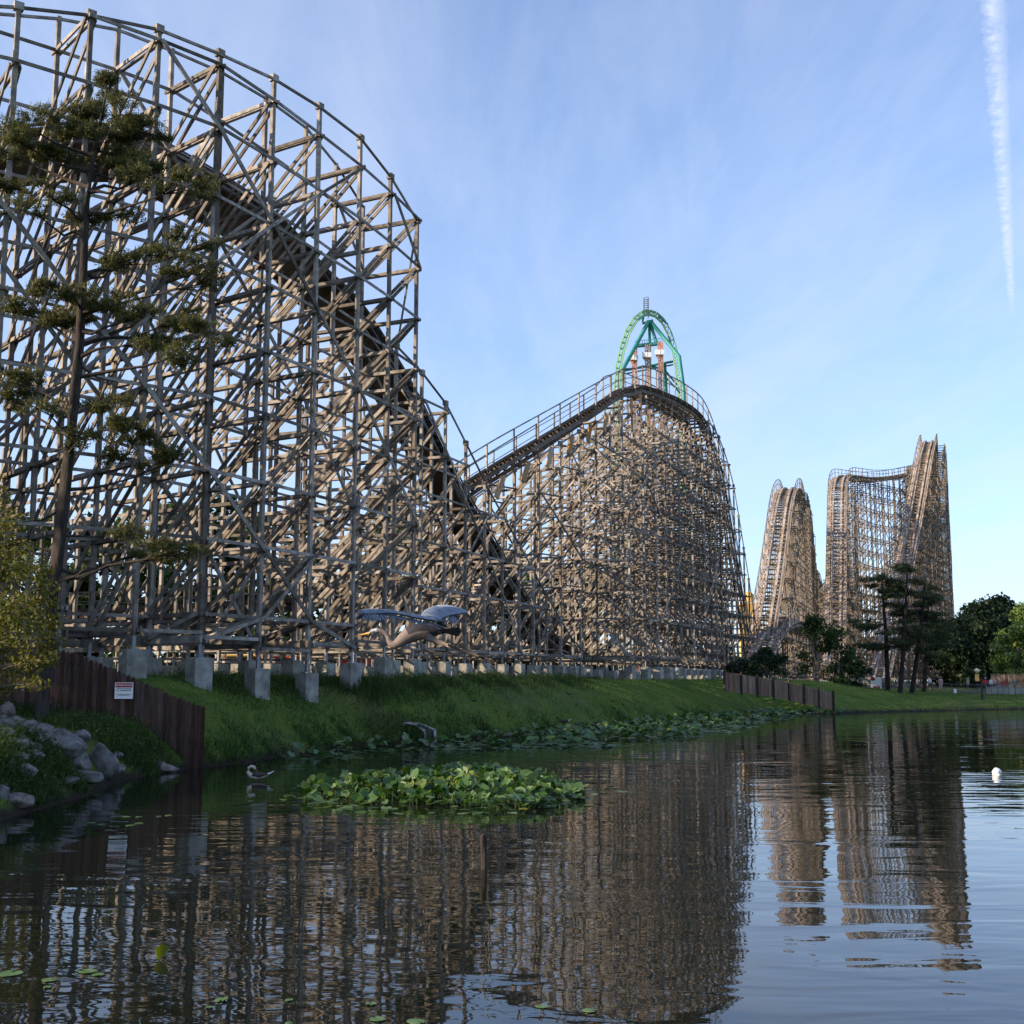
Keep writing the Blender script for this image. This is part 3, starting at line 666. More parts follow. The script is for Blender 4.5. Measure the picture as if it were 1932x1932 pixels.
# ------------------------------------------------------------------ fences
def board_fence(name, label, A, B, h, mat_, loc=None, bw=.15, extra_posts=None, post_h=.0, topv=.03, thick=.03, panelz=None):
    A = Vector(A); B = Vector(B); n = max(2, int((B-A).length/bw)); d = (B-A).normalized(); dv = Vector((d.x, d.y, 0))
    loc = Vector((A.x, A.y, gz(A.x, A.y))); root = empty(name, loc, label, 'fence'); m = MB(); nn_ = Vector((-d.y, d.x, 0))
    for k in range(n+1):
        q = A+(B-A)*(k/n); g = max(gz(q.x, q.y), -.1) if panelz is None else panelz(k/n); t = random.uniform(-topv, topv)
        c = Vector((q.x, q.y, 0))+nn_*random.uniform(-.006, .006)
        m.bar(c+Vector((0, 0, g-.1)), c+Vector((0, 0, g+h+t)), bw*.93, thick, dv)
        m.bar(c+Vector((0, 0, g+h+t)), c+Vector((0, 0, g+h+t+.05)), bw*.55, thick*.99, dv)
    m.build('boards', mat_, root, loc)
    for zf in (.3, h*.5, h-.3):
        m = MB()
        for k in range(0, n, 6):
            q = A+(B-A)*(k/n); r = A+(B-A)*(min(k+6, n)/n); f = (lambda t: max(gz((A+(B-A)*t).x, (A+(B-A)*t).y), -.1)) if panelz is None else panelz
            m.bar(P3(q, f(k/n)+zf)+nn_*.06, P3(r, f(min(k+6, n)/n)+zf)+nn_*.06, .05, .1, nn_)
        m.build('rail', mat_, root, loc)
    for k in range(0, n+1, max(1, int(2.4/bw))):
        q = A+(B-A)*(k/n); g = max(gz(q.x, q.y), -.1) if panelz is None else panelz(k/n); m = MB()
        m.bar(P3(q, g-.3)+nn_*(-.1 if extra_posts else .13), P3(q, g+h+post_h)+nn_*(-.1 if extra_posts else .13), .14, .14, dv); m.build('post', extra_posts or mat_, root, loc)
    return root
zb = lambda t: max(.0, .02+ (1-t)*2.55) if t > .0 else 2.57
e = W0(378, 1447); zR = 0.0
def zleft(t):   # t=1 at the water end
    px = -70+(378+70)*t; return float(np.interp(px, [-70, 130, 204, 319, 378], [2.35, 1.84, 1.26, .36, -.05]))
a2 = ((-70-CX)/2360*43.0, 43.0); b2 = ((379-CX)/2372*43.6, 43.6)
board_fence('stained_board_fence', 'dark red-brown board fence stepping down the left bank into the water', a2, b2, 2.12, M_FENCE, panelz=zleft, bw=.16)
# tan fence on the far point
A = W(1366, 1296, 107); B = W(1574, 1336, 117)
board_fence('tan_board_fence', 'tan board fence with dark posts sloping to the water below the centre hill', (A.x, A.y), (B.x, B.y), 1.45, M_FENCE2, extra_posts=M_DKFENCE, post_h=.25, bw=.2,
            panelz=lambda t: float(np.interp(t, [0, .5, 1], [W(1366, 1300, 107).z, W(1470, 1316, 112).z, W(1574, 1338, 117).z])))
# dark fence behind the footings
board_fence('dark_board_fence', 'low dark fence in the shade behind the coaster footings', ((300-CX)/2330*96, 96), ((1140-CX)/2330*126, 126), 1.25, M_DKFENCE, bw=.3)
# brown fence far right
A = W(1872, 1290, 158); B = W(2060, 1290, 150)
board_fence('brown_board_fence', 'brown board fence beyond the path at the far right edge', (A.x, A.y), (B.x, B.y), 2.1, M_FENCE2, bw=.3)

# warning sign on the fence
def text_mesh(body, size, mat_, parent, at, name='lettering', bold=0):
    cu = bpy.data.curves.new(name, 'FONT'); cu.body = body; cu.size = size; cu.align_x = 'CENTER'; cu.align_y = 'CENTER'; cu.offset = bold; cu.extrude = .001
    o = bpy.data.objects.new('tmp', cu); COL.objects.link(o); bpy.context.view_layer.update()
    me = bpy.data.meshes.new_from_object(o.evaluated_get(bpy.context.evaluated_depsgraph_get())); bpy.data.objects.remove(o)
    me.materials.clear(); me.materials.append(mat_); t = bpy.data.objects.new(name, me); COL.objects.link(t); t.parent = parent
    t.location = at; t.rotation_euler = (R(90), 0, 0); return t
sx = (232.5-CX)/2355*43.25; sz = W(233, 1303, 43.25).z
sg = empty('warning_sign', (sx, 43.26, sz), 'white warning sign with a red header screwed to the dark red fence', 'sign'); sg.rotation_euler = (0, 0, R(.8))
me = MB(); me.box((0, 0, 0), (.63, .02, .56), t=.5); me.build('plate', M_WHITE, sg)
me = MB(); me.box((0, -.013, .185), (.585, .008, .145), t=.5); me.build('header', M_RED, sg)
text_mesh('EXTREME DANGER', .066, M_WHITE, sg, (0, -.020, .185), bold=.001)
text_mesh('HIGH VOLTAGE\nNO TRESPASSING', .066, M_BLACK, sg, (0, -.014, .035), bold=.0012)
text_mesh('VIOLATORS WILL BE EJECTED\nAND PROSECUTED', .042, M_BLACK, sg, (0, -.014, -.145), bold=.0004)

# ------------------------------------------------------------------ trees
def blob_pts(n, c, r):
    v = RNG.normal(size=(n, 3)); v /= np.linalg.norm(v, axis=1, keepdims=True); rad = RNG.random((n, 1))**.45
    return np.array(c)+v*rad*np.array(r)
def leafy_tree(name, label, x, y, h, rad, mat_, nleaf=5000, leaf=.3, group=None, bark=M_BARKG, cat='tree', trunk=.25, low=.2, ncl=26, squash=.5, g=None, bare=0):
    g = gz(x, y) if g is None else g; loc = Vector((x, y, g)); root = empty(name, loc, label, cat, group)
    cl = []
    for k in range(ncl):
        t = random.random(); zc = low+(1-low)*t; prof = math.sin(min(1, (zc-low)/(1-low)*.93+.10)*math.pi)**.6
        an = random.uniform(0, 2*math.pi); rr = rad*prof*random.uniform(.25, .95)
        cl.append((x+math.cos(an)*rr, y+math.sin(an)*rr, g+h*zc*.97, rad*random.uniform(.22, .42)))
    V = PM(); V.add(tube([(x, y, g-.3), (x+.1, y, g+h*.35), (x-.1, y+.1, g+h*.88)], [trunk, trunk*.75, trunk*.15], 8))
    for c in cl[:14]:
        z0 = g+h*max(.15, (c[2]-g)/h*.7); V.add(tube([(x, y, z0), ((x+c[0])/2, (y+c[1])/2, (z0+c[2])/2-.1), c[:3]], [trunk*.3, trunk*.18, .02], 5))
    V.build('trunk', bark, root, loc)
    w = np.array([c[3]**2 for c in cl]); w /= w.sum(); Cs = []
    for c, k in zip(cl, (w*nleaf).astype(int)): Cs.append(blob_pts(max(k, 4), c[:3], (c[3], c[3], c[3]*squash*1.4)))
    C = np.concatenate(Cs); C[:, 2] = np.maximum(C[:, 2], g+.1); nn_ = RNG.normal(size=C.shape)+[0, 0, .6]; s = leaf*RNG.uniform(.5, 1.2, len(C))
    V, Fs = quads(C, nn_, s, s*.6); make_mesh('crown', V, Fs, mat_, root, loc, tint=RNG.random(len(Fs))); return root
def needles(C, n_per, ln, wd_, up=.5):
    """tufts of narrow needle blades at the points C"""
    n = len(C)*n_per; base = np.repeat(C, n_per, 0)+RNG.normal(size=(n, 3))*ln*.25; d = RNG.normal(size=(n, 3))+[0, 0, up]; d /= np.linalg.norm(d, axis=1, keepdims=True)
    s = np.cross(d, RNG.normal(size=(n, 3))); s /= np.linalg.norm(s, axis=1, keepdims=True); l_ = ln*RNG.uniform(.6, 1.2, (n, 1))
    V = np.stack([base-s*wd_/2, base+s*wd_/2, base+d*l_], 1).reshape(-1, 3); return V, np.arange(3*n).reshape(-1, 3)

# the big pine at the left
D = 38.0; base = hit(76, 1362); D = base.y
tr = [(76, 1372, 13), (90, 1240, 12.5), (108, 1050, 12), (125, 900, 11), (140, 760, 10), (150, 650, 9), (157, 520, 8), (162, 400, 6.5), (172, 320, 5), (185, 250, 3.5), (203, 165, 1.5)]
root = empty('pine_tree', base, 'tall open pine in front of the big timber turn, leaning on the left edge', 'tree', None)
pmT = PM(); ppm = 2330/D
TP = [W(a, b, D) for a, b, r in tr]; pmT.add(tube(TP, [r/ppm for a, b, r in tr], 12))
def trunk_at(y):
    return Vector([float(np.interp(y, [b for a, b, r in tr][::-1], [q[k] for q in TP][::-1])) for k in range(3)])
pads = [(205, 170, 42, 20), (180, 205, 60, 24), (230, 215, 48, 20), (150, 235, 60, 22), (262, 245, 50, 18), (200, 260, 50, 22), (30, 262, 38, 14), (62, 243, 55, 14), (100, 285, 60, 18), (200, 300, 45, 18), (245, 305, 45, 14), (20, 290, 25, 10),
        (40, 357, 42, 9), (85, 365, 60, 9), (300, 322, 50, 12), (352, 350, 50, 12), (268, 332, 40, 11), (385, 368, 22, 7), (180, 412, 36, 13), (230, 405, 32, 9), (60, 395, 28, 7), (345, 442, 30, 8), (390, 465, 26, 6), (300, 480, 40, 9), (250, 492, 50, 10), (345, 508, 52, 12), (385, 532, 28, 9), (215, 495, 30, 9),
        (130, 552, 60, 18), (60, 590, 48, 13), (100, 602, 55, 18), (215, 575, 46, 15), (160, 580, 50, 16), (270, 595, 40, 11), (330, 603, 55, 14), (372, 615, 45, 14), (412, 642, 26, 9), (300, 640, 55, 9), (335, 668, 36, 14), (255, 650, 40, 7),
        (45, 722, 46, 18), (25, 758, 30, 13), (85, 770, 30, 8), (200, 762, 46, 13), (235, 800, 44, 15), (270, 826, 44, 16), (325, 852, 36, 15), (150, 826, 34, 10), (205, 858, 30, 9), (300, 885, 22, 8), (250, 1005, 30, 7), (285, 1022, 34, 9), (310, 1050, 28, 10), (350, 1040, 26, 6), (255, 1045, 20, 8)]
Cs = []
for (a, b, rx, ry) in pads:
    dd = random.uniform(-1.6, 1.6); c = W(a, b, D+dd); k = int(rx*ry*.16)+12; rx_, ry_ = rx*1.12/ppm, ry*1.2/ppm
    subs = []
    for _j in range(max(3, int(rx/9))):
        cc = Vector(blob_pts(1, c, (rx_*1.05, rx_*.8, ry_*1.05))[0]); rr_ = random.uniform(.18, .48); subs.append(blob_pts(max(6, int(k*.9/max(3, int(rx/9)))), cc, (rr_*1.6, rr_*1.4, rr_*.55)))
    q = np.concatenate(subs); Cs.append(q)
    ty = min(b+abs(a-np.interp(b, [t[1] for t in tr], [t[0] for t in tr]))*.28+12, 1100); t0 = trunk_at(ty)
    mid = t0.lerp(c, random.uniform(.4, .6))+Vector((0, random.uniform(-.3, .3), random.uniform(-.35, .1)))
    if random.random() < .62: pmT.add(tube([t0, t0.lerp(mid, .5)+Vector((0, 0, random.uniform(-.2, .2))), mid, c+Vector((0, 0, -.05))], [.08, .06, .045, .012], 6))
    else: mid = mid.lerp(c, .7); pmT.add(tube([mid, c], [.03, .012], 5))
    for j in range(8):
        q2 = Vector(q[random.randrange(len(q))]); pmT.add(tube([mid.lerp(c, .6), q2], [.022, .008], 4))
for (a, b, a2_, b2_) in [(150, 760, 60, 735), (120, 960, 40, 985), (110, 1010, 250, 1000), (112, 1040, 20, 1010), (135, 840, 60, 850), (150, 690, 220, 720), (100, 1100, 180, 1060)]:
    p0 = W(a, b, D); p1 = W(a2_, b2_, D+random.uniform(-1, 1)); pmT.add(tube([p0, p0.lerp(p1, .5)+Vector((0, 0, -.15)), p1], [.05, .03, .01], 5))
pmT.build('trunk', M_BARK, root, base)
C = np.concatenate(Cs); V, Fs = needles(C, 18, .21, .032); make_mesh('crown', V, Fs, M_PINE, root, base, tint=RNG.random(len(Fs)))

# yellow-green tree at the left edge
b0 = hit(-30, 1350); loc = b0; D1 = 33.0; b0 = Vector(((-70-CX)/2350*D1, D1, gz((-70-CX)/2350*D1, D1)))
root = empty('yellowing_tree', b0, 'bushy yellow-green tree hanging over the fence at the left edge', 'tree'); ppm = 2330/D1; Cs = []; pm = PM()
pm.add(tube([b0+Vector((0, 0, -.3)), b0+Vector((.2, .1, 3)), b0+Vector((.4, .2, 7))], [.14, .1, .03], 8))
for (a, b, rx, ry) in [(-10, 930, 28, 40), (15, 985, 34, 34), (-30, 1000, 50, 40), (30, 1040, 40, 30), (55, 1075, 42, 30), (0, 1080, 60, 40), (85, 1110, 30, 22), (60, 1140, 55, 30), (10, 1150, 60, 36), (90, 1175, 34, 26), (40, 1195, 60, 30), (95, 1215, 30, 26), (0, 1225, 50, 30), (60, 1245, 50, 22), (95, 1245, 22, 16), (20, 1275, 50, 16), (60, 1290, 34, 14), (-30, 1170, 60, 60), (5, 1300, 30, 14), (-60, 1060, 50, 70), (-80, 1200, 60, 60)]:
    c = W(a, b, D1+random.uniform(-1.2, 1.0)); Cs.append(blob_pts(int(rx*ry*.26), c, (rx/ppm, rx/ppm, ry/ppm))); t0 = b0+Vector((.2, .1, max(.8, (c.z-b0.z)*.7)))
    pm.add(tube([t0, t0.lerp(c, .5)+Vector((0, 0, .1)), c], [.04, .025, .008], 5))
pm.build('trunk', M_BARKG, root, b0); C = np.concatenate(Cs); s = RNG.uniform(.035, .085, len(C)); V, Fs = quads(C, RNG.normal(size=C.shape)+[0, -.3, .8], s, s*.55); make_mesh('crown', V, Fs, M_YEL, root, b0, tint=RNG.random(len(Fs)))

# woodland belt on the left bank, outside the frame: it shades the bank
wood_specs = [(-34, 30, 12), (-38, 36, 17), (-35, 45, 17), (-44, 30, 16), (-46, 41, 19), (-29, 40, 11), (-52, 36, 19), (-45, 50, 18), (-54, 46, 19), (-56, 56, 18), (-62, 38, 20)]
for k, (x, y, h) in enumerate(wood_specs):
    leafy_tree('broadleaf_tree', 'dense broadleaf tree in the belt of woodland left of the pond', x, y, h, 4.6, M_LEAFM, 2600, .45, group='trees on the left bank', ncl=30, low=.12)
# trees behind the timber structures
back = [(-80, 930, 125), (10, 950, 128), (90, 965, 124), (170, 985, 130), (250, 950, 126), (330, 935, 130), (420, 930, 134), (500, 965, 128), (575, 950, 132), (660, 975, 136), (740, 930, 140), (820, 1000, 142), (890, 1030, 148), (960, 1040, 150), (1040, 1050, 156), (1110, 1065, 165)]
for k, (px, py, D) in enumerate(back):
    top = W(px, py, D); leafy_tree('background_tree', 'green tree glimpsed between the timber legs beyond the left turn', top.x, D, top.z-gz(top.x, D), 5.2, M_LEAFM if k % 3 else M_LEAFD, 3800, .42, group='trees behind the big timber turn', ncl=30, low=.05, trunk=.3)

def far_pine(label, px, py_top, py_base, D, lean=0, rad=2.6, seed=0, group='pines on the far bank'):
    b_ = W(px, py_base, D); b_.z = gz(b_.x, D); t_ = W(px+lean, py_top, D); root = empty('pine_tree', b_, label, 'tree', group); h = t_.z-b_.z
    pm = PM(); pm.add(tube([b_+Vector((0, 0, -.3)), b_.lerp(t_, .5)+Vector((.15, 0, 0)), t_], [.3, .22, .04], 8)); Cs = []
    for k in range(26):
        f = random.uniform(.34, .99); p_ = b_.lerp(t_, f); an = random.uniform(0, 2*math.pi); rr = rad*(1.15-f)**.55*random.uniform(.5, 1.25)
        c = p_+Vector((math.cos(an)*rr, math.sin(an)*rr, -rr*.05)); pm.add(tube([p_+Vector((0, 0, .1)), c], [.05, .015], 4)); Cs.append(blob_pts(46, c, (.95, .95, .26)))
        Cs.append(blob_pts(24, p_.lerp(c, .55), (.6, .6, .2)))
    pm.build('trunk', M_BARKD, root, b_); C = np.concatenate(Cs); V, Fs = needles(C, 5, .34, .085, .4); make_mesh('crown', V, Fs, M_FIR, root, b_, tint=RNG.random(len(Fs)))
far_pine('pine on the far bank with the leftmost bare trunk, in front of the far turn', 1676, 1080, 1316, 141, -14, 3.6)
far_pine('tallest pine of the far bank clump, in front of the pale tower', 1698, 1062, 1318, 139, 14, 4.2)
far_pine('pine on the far bank whose trunk leans left at its foot', 1720, 1090, 1316, 141, 26, 4.2)
far_pine('slim pine at the back of the far bank clump', 1742, 1115, 1304, 146, 10, 2.6)
for (px, py, D, r, m_, lab) in [(1535, 1165, 138, 3.0, M_LEAFM, 'leafy green tree over the tan fence, left one of two'), (1578, 1180, 136, 3.0, M_LEAFM, 'leafy green tree right of the tan fence, behind its lower end'), (1445, 1225, 132, 2.6, M_LEAFD, 'dark shrub above the upper end of the tan fence'), (1600, 1240, 140, 2.4, M_LEAFD, 'dark shrub between the tan fence and the white poster'), (1400, 1248, 126, 2.0, M_LEAFD, 'small dark shrub at the right foot of the centre hill')]:
    t_ = W(px, py, D); leafy_tree('leafy_tree', lab, t_.x, D, t_.z-gz(t_.x, D), r, m_, 1700, .22, group='shrubs behind the tan fence', ncl=24, low=.04, trunk=.15)
lab = ['dark broadleaf tree right beside the pale tower', 'tall dark broadleaf tree, second in the dark group at the right', 'dark broadleaf tree with the highest rounded top at the right', 'dark broadleaf tree behind the bright one at the right edge', 'dark broadleaf tree at the back of the right-hand group', 'dark tree low behind the lamp']
for k, (px, py, D, r) in enumerate([(1822, 1150, 205, 6.5), (1852, 1140, 212, 7), (1880, 1133, 215, 7.5), (1915, 1150, 220, 7), (1800, 1180, 222, 6), (1842, 1180, 190, 5)]):
    t_ = W(px, py, D); leafy_tree('dark_tree', lab[k], t_.x, D, t_.z-gz(t_.x, D), r, M_LEAFD, 6500, .42, group='dark trees right of the tower', ncl=42, low=.02, trunk=.4)  # the dark leaf colour stands in for shade over this group
for (px, py, D, r, l_) in [(1932, 1142, 185, 4.8, 'bright green tree at the right edge, the taller one'), (1918, 1175, 165, 3.4, 'bright green rounded tree at the right edge, the lower one'), (2010, 1120, 180, 6, 'bright green tree beyond the right edge')]:
    t_ = W(px, py, D); leafy_tree('bright_tree', l_, t_.x, D, t_.z-gz(t_.x, D), r, M_LEAFB, 6000, .26, group='bright trees at the right edge', ncl=36, low=.08)
# far wood on the horizon
Cs = []
for k in range(420):
    an = random.uniform(-1.2, 1.2); D = random.uniform(380, 620); x = math.tan(an*.75)*D; hh = random.uniform(7, 15); Cs.append(blob_pts(90, (x, D, 3+hh*.5), (7, 7, hh*.5)))
C = np.concatenate(Cs); s = RNG.uniform(.7, 1.5, len(C)); V, Fs = quads(C, RNG.normal(size=C.shape), s, s*.7); tag(make_mesh('distant_wood', V, Fs, M_LEAFD, None, tint=RNG.random(len(Fs))), 'dark far-off wood closing the horizon behind the rides', 'wood', None, 'stuff')

# ------------------------------------------------------------------ boulders on the left bank
def rock_mesh(sx, sy, sz, seed):
    bm = bmesh.new(); bmesh.ops.create_icosphere(bm, subdivisions=4, radius=1)
    off = Vector((seed*3.7, seed*1.3, seed*2.1)); rs = random.Random(seed); cuts = []
    for _ in range(9):
        v = Vector((rs.uniform(-1, 1), rs.uniform(-1, 1), rs.uniform(-.4, 1))).normalized(); cuts.append((v, rs.uniform(.55, .86)))
    for v in bm.verts:
        p_ = v.co.copy()
        for nrm, dd in cuts:
            e_ = p_.dot(nrm)-dd
            if e_ > 0: p_ -= nrm*e_*.93
        p_ *= 1+.14*mnoise.noise(p_*1.6+off)+.06*mnoise.noise(p_*4.5+off)+.02*mnoise.noise(p_*12+off)
        v.co = (p_.x*sx, p_.y*sy, p_.z*sz)
    me = bpy.data.meshes.new('rock'); bm.to_mesh(me); bm.free(); me.polygons.foreach_set('use_smooth', np.ones(len(me.polygons), bool)); return me
rocks = [(144, 1436, 36, 34, 0, 'squat grey boulder left of the dark-faced one, touching it'), (189, 1434, 46, 58, 0, 'tall dark-faced boulder at the waterline, cleft from its left neighbour'), (112, 1400, 70, 44, 0, 'largest pale grey boulder with white veins, above the two at the water'), (151, 1388, 28, 20, 0, 'rounded grey boulder peeping over the right end of the largest one'),
         (68, 1377, 38, 22, 0, 'light boulder just left of the pine foot, behind the largest one'), (66, 1398, 24, 26, 1, 'pinkish boulder at the left end of the largest grey one'), (27, 1360, 24, 24, 1, 'round warm-toned boulder high on the bank'), (6, 1360, 26, 24, 0, 'bluish boulder at the left edge, second from the top'), (50, 1366, 28, 18, 0, 'small grey boulder under the pine foot'),
         (5, 1337, 26, 32, 1, 'topmost pinkish boulder at the left edge'), (8, 1381, 24, 18, 1, 'flat cream boulder at the left edge below the bluish one'), (40, 1400, 28, 22, 0, 'rounded grey boulder between the slab and the pinkish stone'), (16, 1408, 54, 20, 0, 'dark leaning slab at the left edge'), (62, 1413, 24, 18, 0, 'small grey boulder below the pinkish one'),
         (56, 1425, 34, 20, 0, 'grey boulder in the weeds under the small one'), (24, 1428, 36, 20, 1, 'cream boulder half sunk in weeds'), (6, 1441, 26, 16, 0, 'grey boulder at the left edge, level with the two big ones'), (30, 1458, 46, 22, 0, 'low grey boulder in the weeds near the water'), (220, 1427+25, 22, 16, 0, 'little grey boulder right of the dark-faced one'),
         (219, 1423, 20, 10, 0, 'pale flat stone up the bank right of the dark-faced boulder'), (259, 1403, 14, 9, 1, 'small pale stone lying near the fence foot'), (160, 1466, 44, 20, 0, 'low dark boulder at the waterline under the cleft pair'), (302, 1447, 42, 18, 1, 'low flat rock at the foot of the fence end'), (26, 1512, 44, 24, 1, 'pale rock ledge in the water at the lower left'), (43, 1503, 18, 12, 1, 'knobbly stone tip on the pale ledge'), (0, 1500, 20, 26, 0, 'grey stone at the left edge just above the pale ledge'), (118, 1474, 40, 16, 0, 'dark low boulder left along the waterline')]
for k, (px, py, w_, h_, pk_, lab) in enumerate(rocks):
    q = hit(px, py+h_*.42); pp = 2330/q.y; sx_ = w_/pp*.76; sz_ = h_/pp*.66
    me = rock_mesh(sx_, sx_*.8, sz_, k+3); me.materials.append(M_ROCKP if pk_ else M_ROCK); o = bpy.data.objects.new('boulder', me); COL.objects.link(o)
    o.location = (q.x, q.y+sx_*.35, q.z+sz_*.42); o.rotation_euler = (random.uniform(-.15, .15), random.uniform(-.2, .2), random.uniform(-.4, .4)); tag(o, lab, 'boulder', 'boulders on the left bank')

# ------------------------------------------------------------------ grass and weeds (stuff)
def blades(C, h, w_, lean=.4):
    n = len(C); d = RNG.normal(size=(n, 3))*lean; d[:, 2] = 1; d /= np.linalg.norm(d, axis=1, keepdims=True); s = np.cross(d, RNG.normal(size=(n, 3))); s /= np.linalg.norm(s, axis=1, keepdims=True); h = np.reshape(h, (-1, 1))
    V = np.stack([C-s*w_/2, C+s*w_/2, C+d*h], 1).reshape(-1, 3); return V, np.arange(3*n).reshape(-1, 3)
X = RNG.uniform(-22, 60, 900000); Y = RNG.uniform(24, 150, 900000); sdv = sdist(X, Y)
keep = (sdv > .15) & (sdv < 17) & (np.abs(X/Y) < .46) & (RNG.random(len(X)) < np.clip(70/Y, 0, 1)**1.2); keep &= ~((X < -10) & (Y < 43.2) & (RNG.random(len(X)) < .5))
X = X[keep]; Y = Y[keep]; Z = ground(X, Y); cl_ = np.sin(X*1.3+np.sin(Y*.9)*2)*np.sin(Y*1.1+np.sin(X*.7)*2); keep2 = RNG.random(len(X)) < .55+.5*cl_; X = X[keep2]; Y = Y[keep2]; Z = Z[keep2]; cl_ = cl_[keep2]; sh_ = np.clip(1-sdist(X, Y)/1.1, 0, 1); hh = RNG.uniform(.035, .085, len(X))*(1+Y/120)*(1+.7*np.maximum(cl_, 0))*(1+2.6*sh_*RNG.random(len(X)))
V, Fs = blades(np.stack([X, Y, Z-.01], 1), hh, .035, .5); tag(make_mesh('lawn_grass', V, Fs, M_GRASS, None, tint=RNG.random(len(Fs))), 'short green lawn grass covering the sloping bank', 'grass', None, 'stuff')
# taller weeds: round the rocks, the footings and the crest
Cs = []; Hs = []
def weedpatch(px, py, rx, n, h):
    q = hit(px, py); X = q.x+RNG.normal(size=n)*rx; Y = q.y+RNG.normal(size=n)*rx*.7; ok = sdist(X, Y) > -.1; X = X[ok]; Y = Y[ok]; Cs.append(np.stack([X, Y, ground(X, Y)], 1)); Hs.append(RNG.uniform(.4, 1.1, len(X))*h)
for a in [(50, 1450, .5, 900, .55), (105, 1455, .45, 1100, .6), (25, 1470, .5, 900, .6), (20, 1492, .5, 600, .4), (75, 1482, .5, 600, .4), (205, 1400, .6, 900, .5), (255, 1432, .5, 800, .45), (300, 1430, .8, 700, .4), (120, 1345, .9, 1200, .5), (180, 1375, .9, 1200, .45), (40, 1345, .8, 800, .5), (230, 1395, .8, 900, .4), (90, 1425, .4, 400, .35), (70, 1440, .3, 400, .3), (160, 1500, .5, 300, .3)]: weedpatch(*a)
for k in range(60):
    px = random.uniform(390, 1400); py = float(np.interp(px, [378, 450, 560, 700, 900, 1050, 1200, 1330, 1450], [1447, 1441, 1422, 1407, 1396, 1382, 1366, 1354, 1345]))-random.uniform(1, 5); weedpatch(px, py, random.uniform(.3, 1.0), 130, random.uniform(.25, .6))
for k in range(46):
    px = random.uniform(395, 1120); weedpatch(px, random.uniform(1287, 1304) if px < 800 else random.uniform(1281, 1288), random.uniform(.4, 1.2), 260, random.uniform(.3, .8))
C = np.concatenate(Cs); H = np.concatenate(Hs); V, Fs = blades(C, H, .035, .45)
n2 = len(C); C2 = C+RNG.normal(size=C.shape)*.04+np.stack([np.zeros(n2), np.zeros(n2), H*RNG.uniform(.3, 1, n2)], 1); s = RNG.uniform(.02, .06, n2); V2, F2 = quads(C2, RNG.normal(size=C2.shape)+[0, 0, 1], s, s*.6)
tag(make_mesh('tall_grass', V, Fs, M_WEED, None, tint=RNG.random(len(Fs))), 'tall ragged grass among the boulders and footings', 'grass', None, 'stuff')
tag(make_mesh('weed_foliage', V2, F2, M_WEED, None, tint=RNG.random(len(F2))), 'small weed leaves along the bank crest and between the rocks', 'weeds', None, 'stuff')

# ------------------------------------------------------------------ water lilies
def lilies(name, label, pts, hts, size, yel=.0, tilt=.5, stems=True):
    V = []; Fs = []; t = []; mi = []; o = 0
    outl = [(0, -.15), (.34, -.52), (.62, -.1), (.5, .42), (0, .82), (-.5, .42), (-.62, -.1), (-.34, -.52)]
    for (x, y), h in zip(pts, hts):
        s = size*random.uniform(.65, 1.2); a = random.uniform(0, 6.28); tl = tilt*min(1, h*4+.03); nrm = Vector((random.gauss(0, tl), random.gauss(-.2, 1)*tl, 1)).normalized()
        u = Vector((math.cos(a), math.sin(a), 0)); u = (u-nrm*u.dot(nrm)).normalized(); v = nrm.cross(u); c = Vector((x, y, max(h, .012))); fold = random.uniform(.05, .35)*min(1, h*5)
        V.append(c); 
        for (p_, q_) in outl: V.append(c+u*p_*s+v*q_*s+nrm*abs(p_)*s*fold)
        for k in range(8): Fs.append((o, o+1+k, o+1+(k+1) % 8))
        yl = random.random() < yel*(1 if h > .25 else .3); t += [random.random()]*8; mi += [1 if yl else 0]*8; o += 9  # leaves that stand higher are yellow more often
        if stems and h > .1:
            b_ = Vector((x+random.gauss(0, .06), y+random.gauss(0, .06), -.05)); V += [b_-Vector((.01, 0, 0)), b_+Vector((.01, 0, 0)), c+Vector((.008, 0, 0)), c-Vector((.008, 0, 0))]; Fs.append((o, o+1, o+2, o+3)); t.append(.3); mi.append(2); o += 4
    ob = make_mesh(name, np.array([tuple(v) for v in V]), Fs, [M_LILY, M_LILYY, M_STEM], None, tint=t, midx=mi); return tag(ob, label, 'water lilies', None, 'stuff')
pts = []; hts = []
cx_, cy_ = (850-CX)/2390*34.3, 34.6
while len(pts) < 2300:
    x = random.uniform(-1, 1); y = random.uniform(-1, 1)
    r = math.hypot(x, y); r2 = r*(1+.18*math.sin(3*math.atan2(y, x)+1)+.1*math.sin(7*math.atan2(y, x)))
    if r2 > 1: continue
    px_ = cx_+x*3.75; py_ = cy_+y*4.9
    if random.random() < (r2-.75)*3: continue
    pts.append((px_, py_)); hts.append(random.uniform(.10, .58)*(1-r2**3*.75) if random.random() < .85 else .015)
for k in range(140):
    a = random.uniform(0, 6.28); rr = random.uniform(.95, 1.25); pts.append((cx_+math.cos(a)*3.8*rr, cy_+math.sin(a)*4.9*rr)); hts.append(.015)
lilies('water_lily_clump', 'dense clump of upright water lily leaves with yellow-green tops in the near pond', pts, hts, .21, .07, .85)
pts = []; hts = []
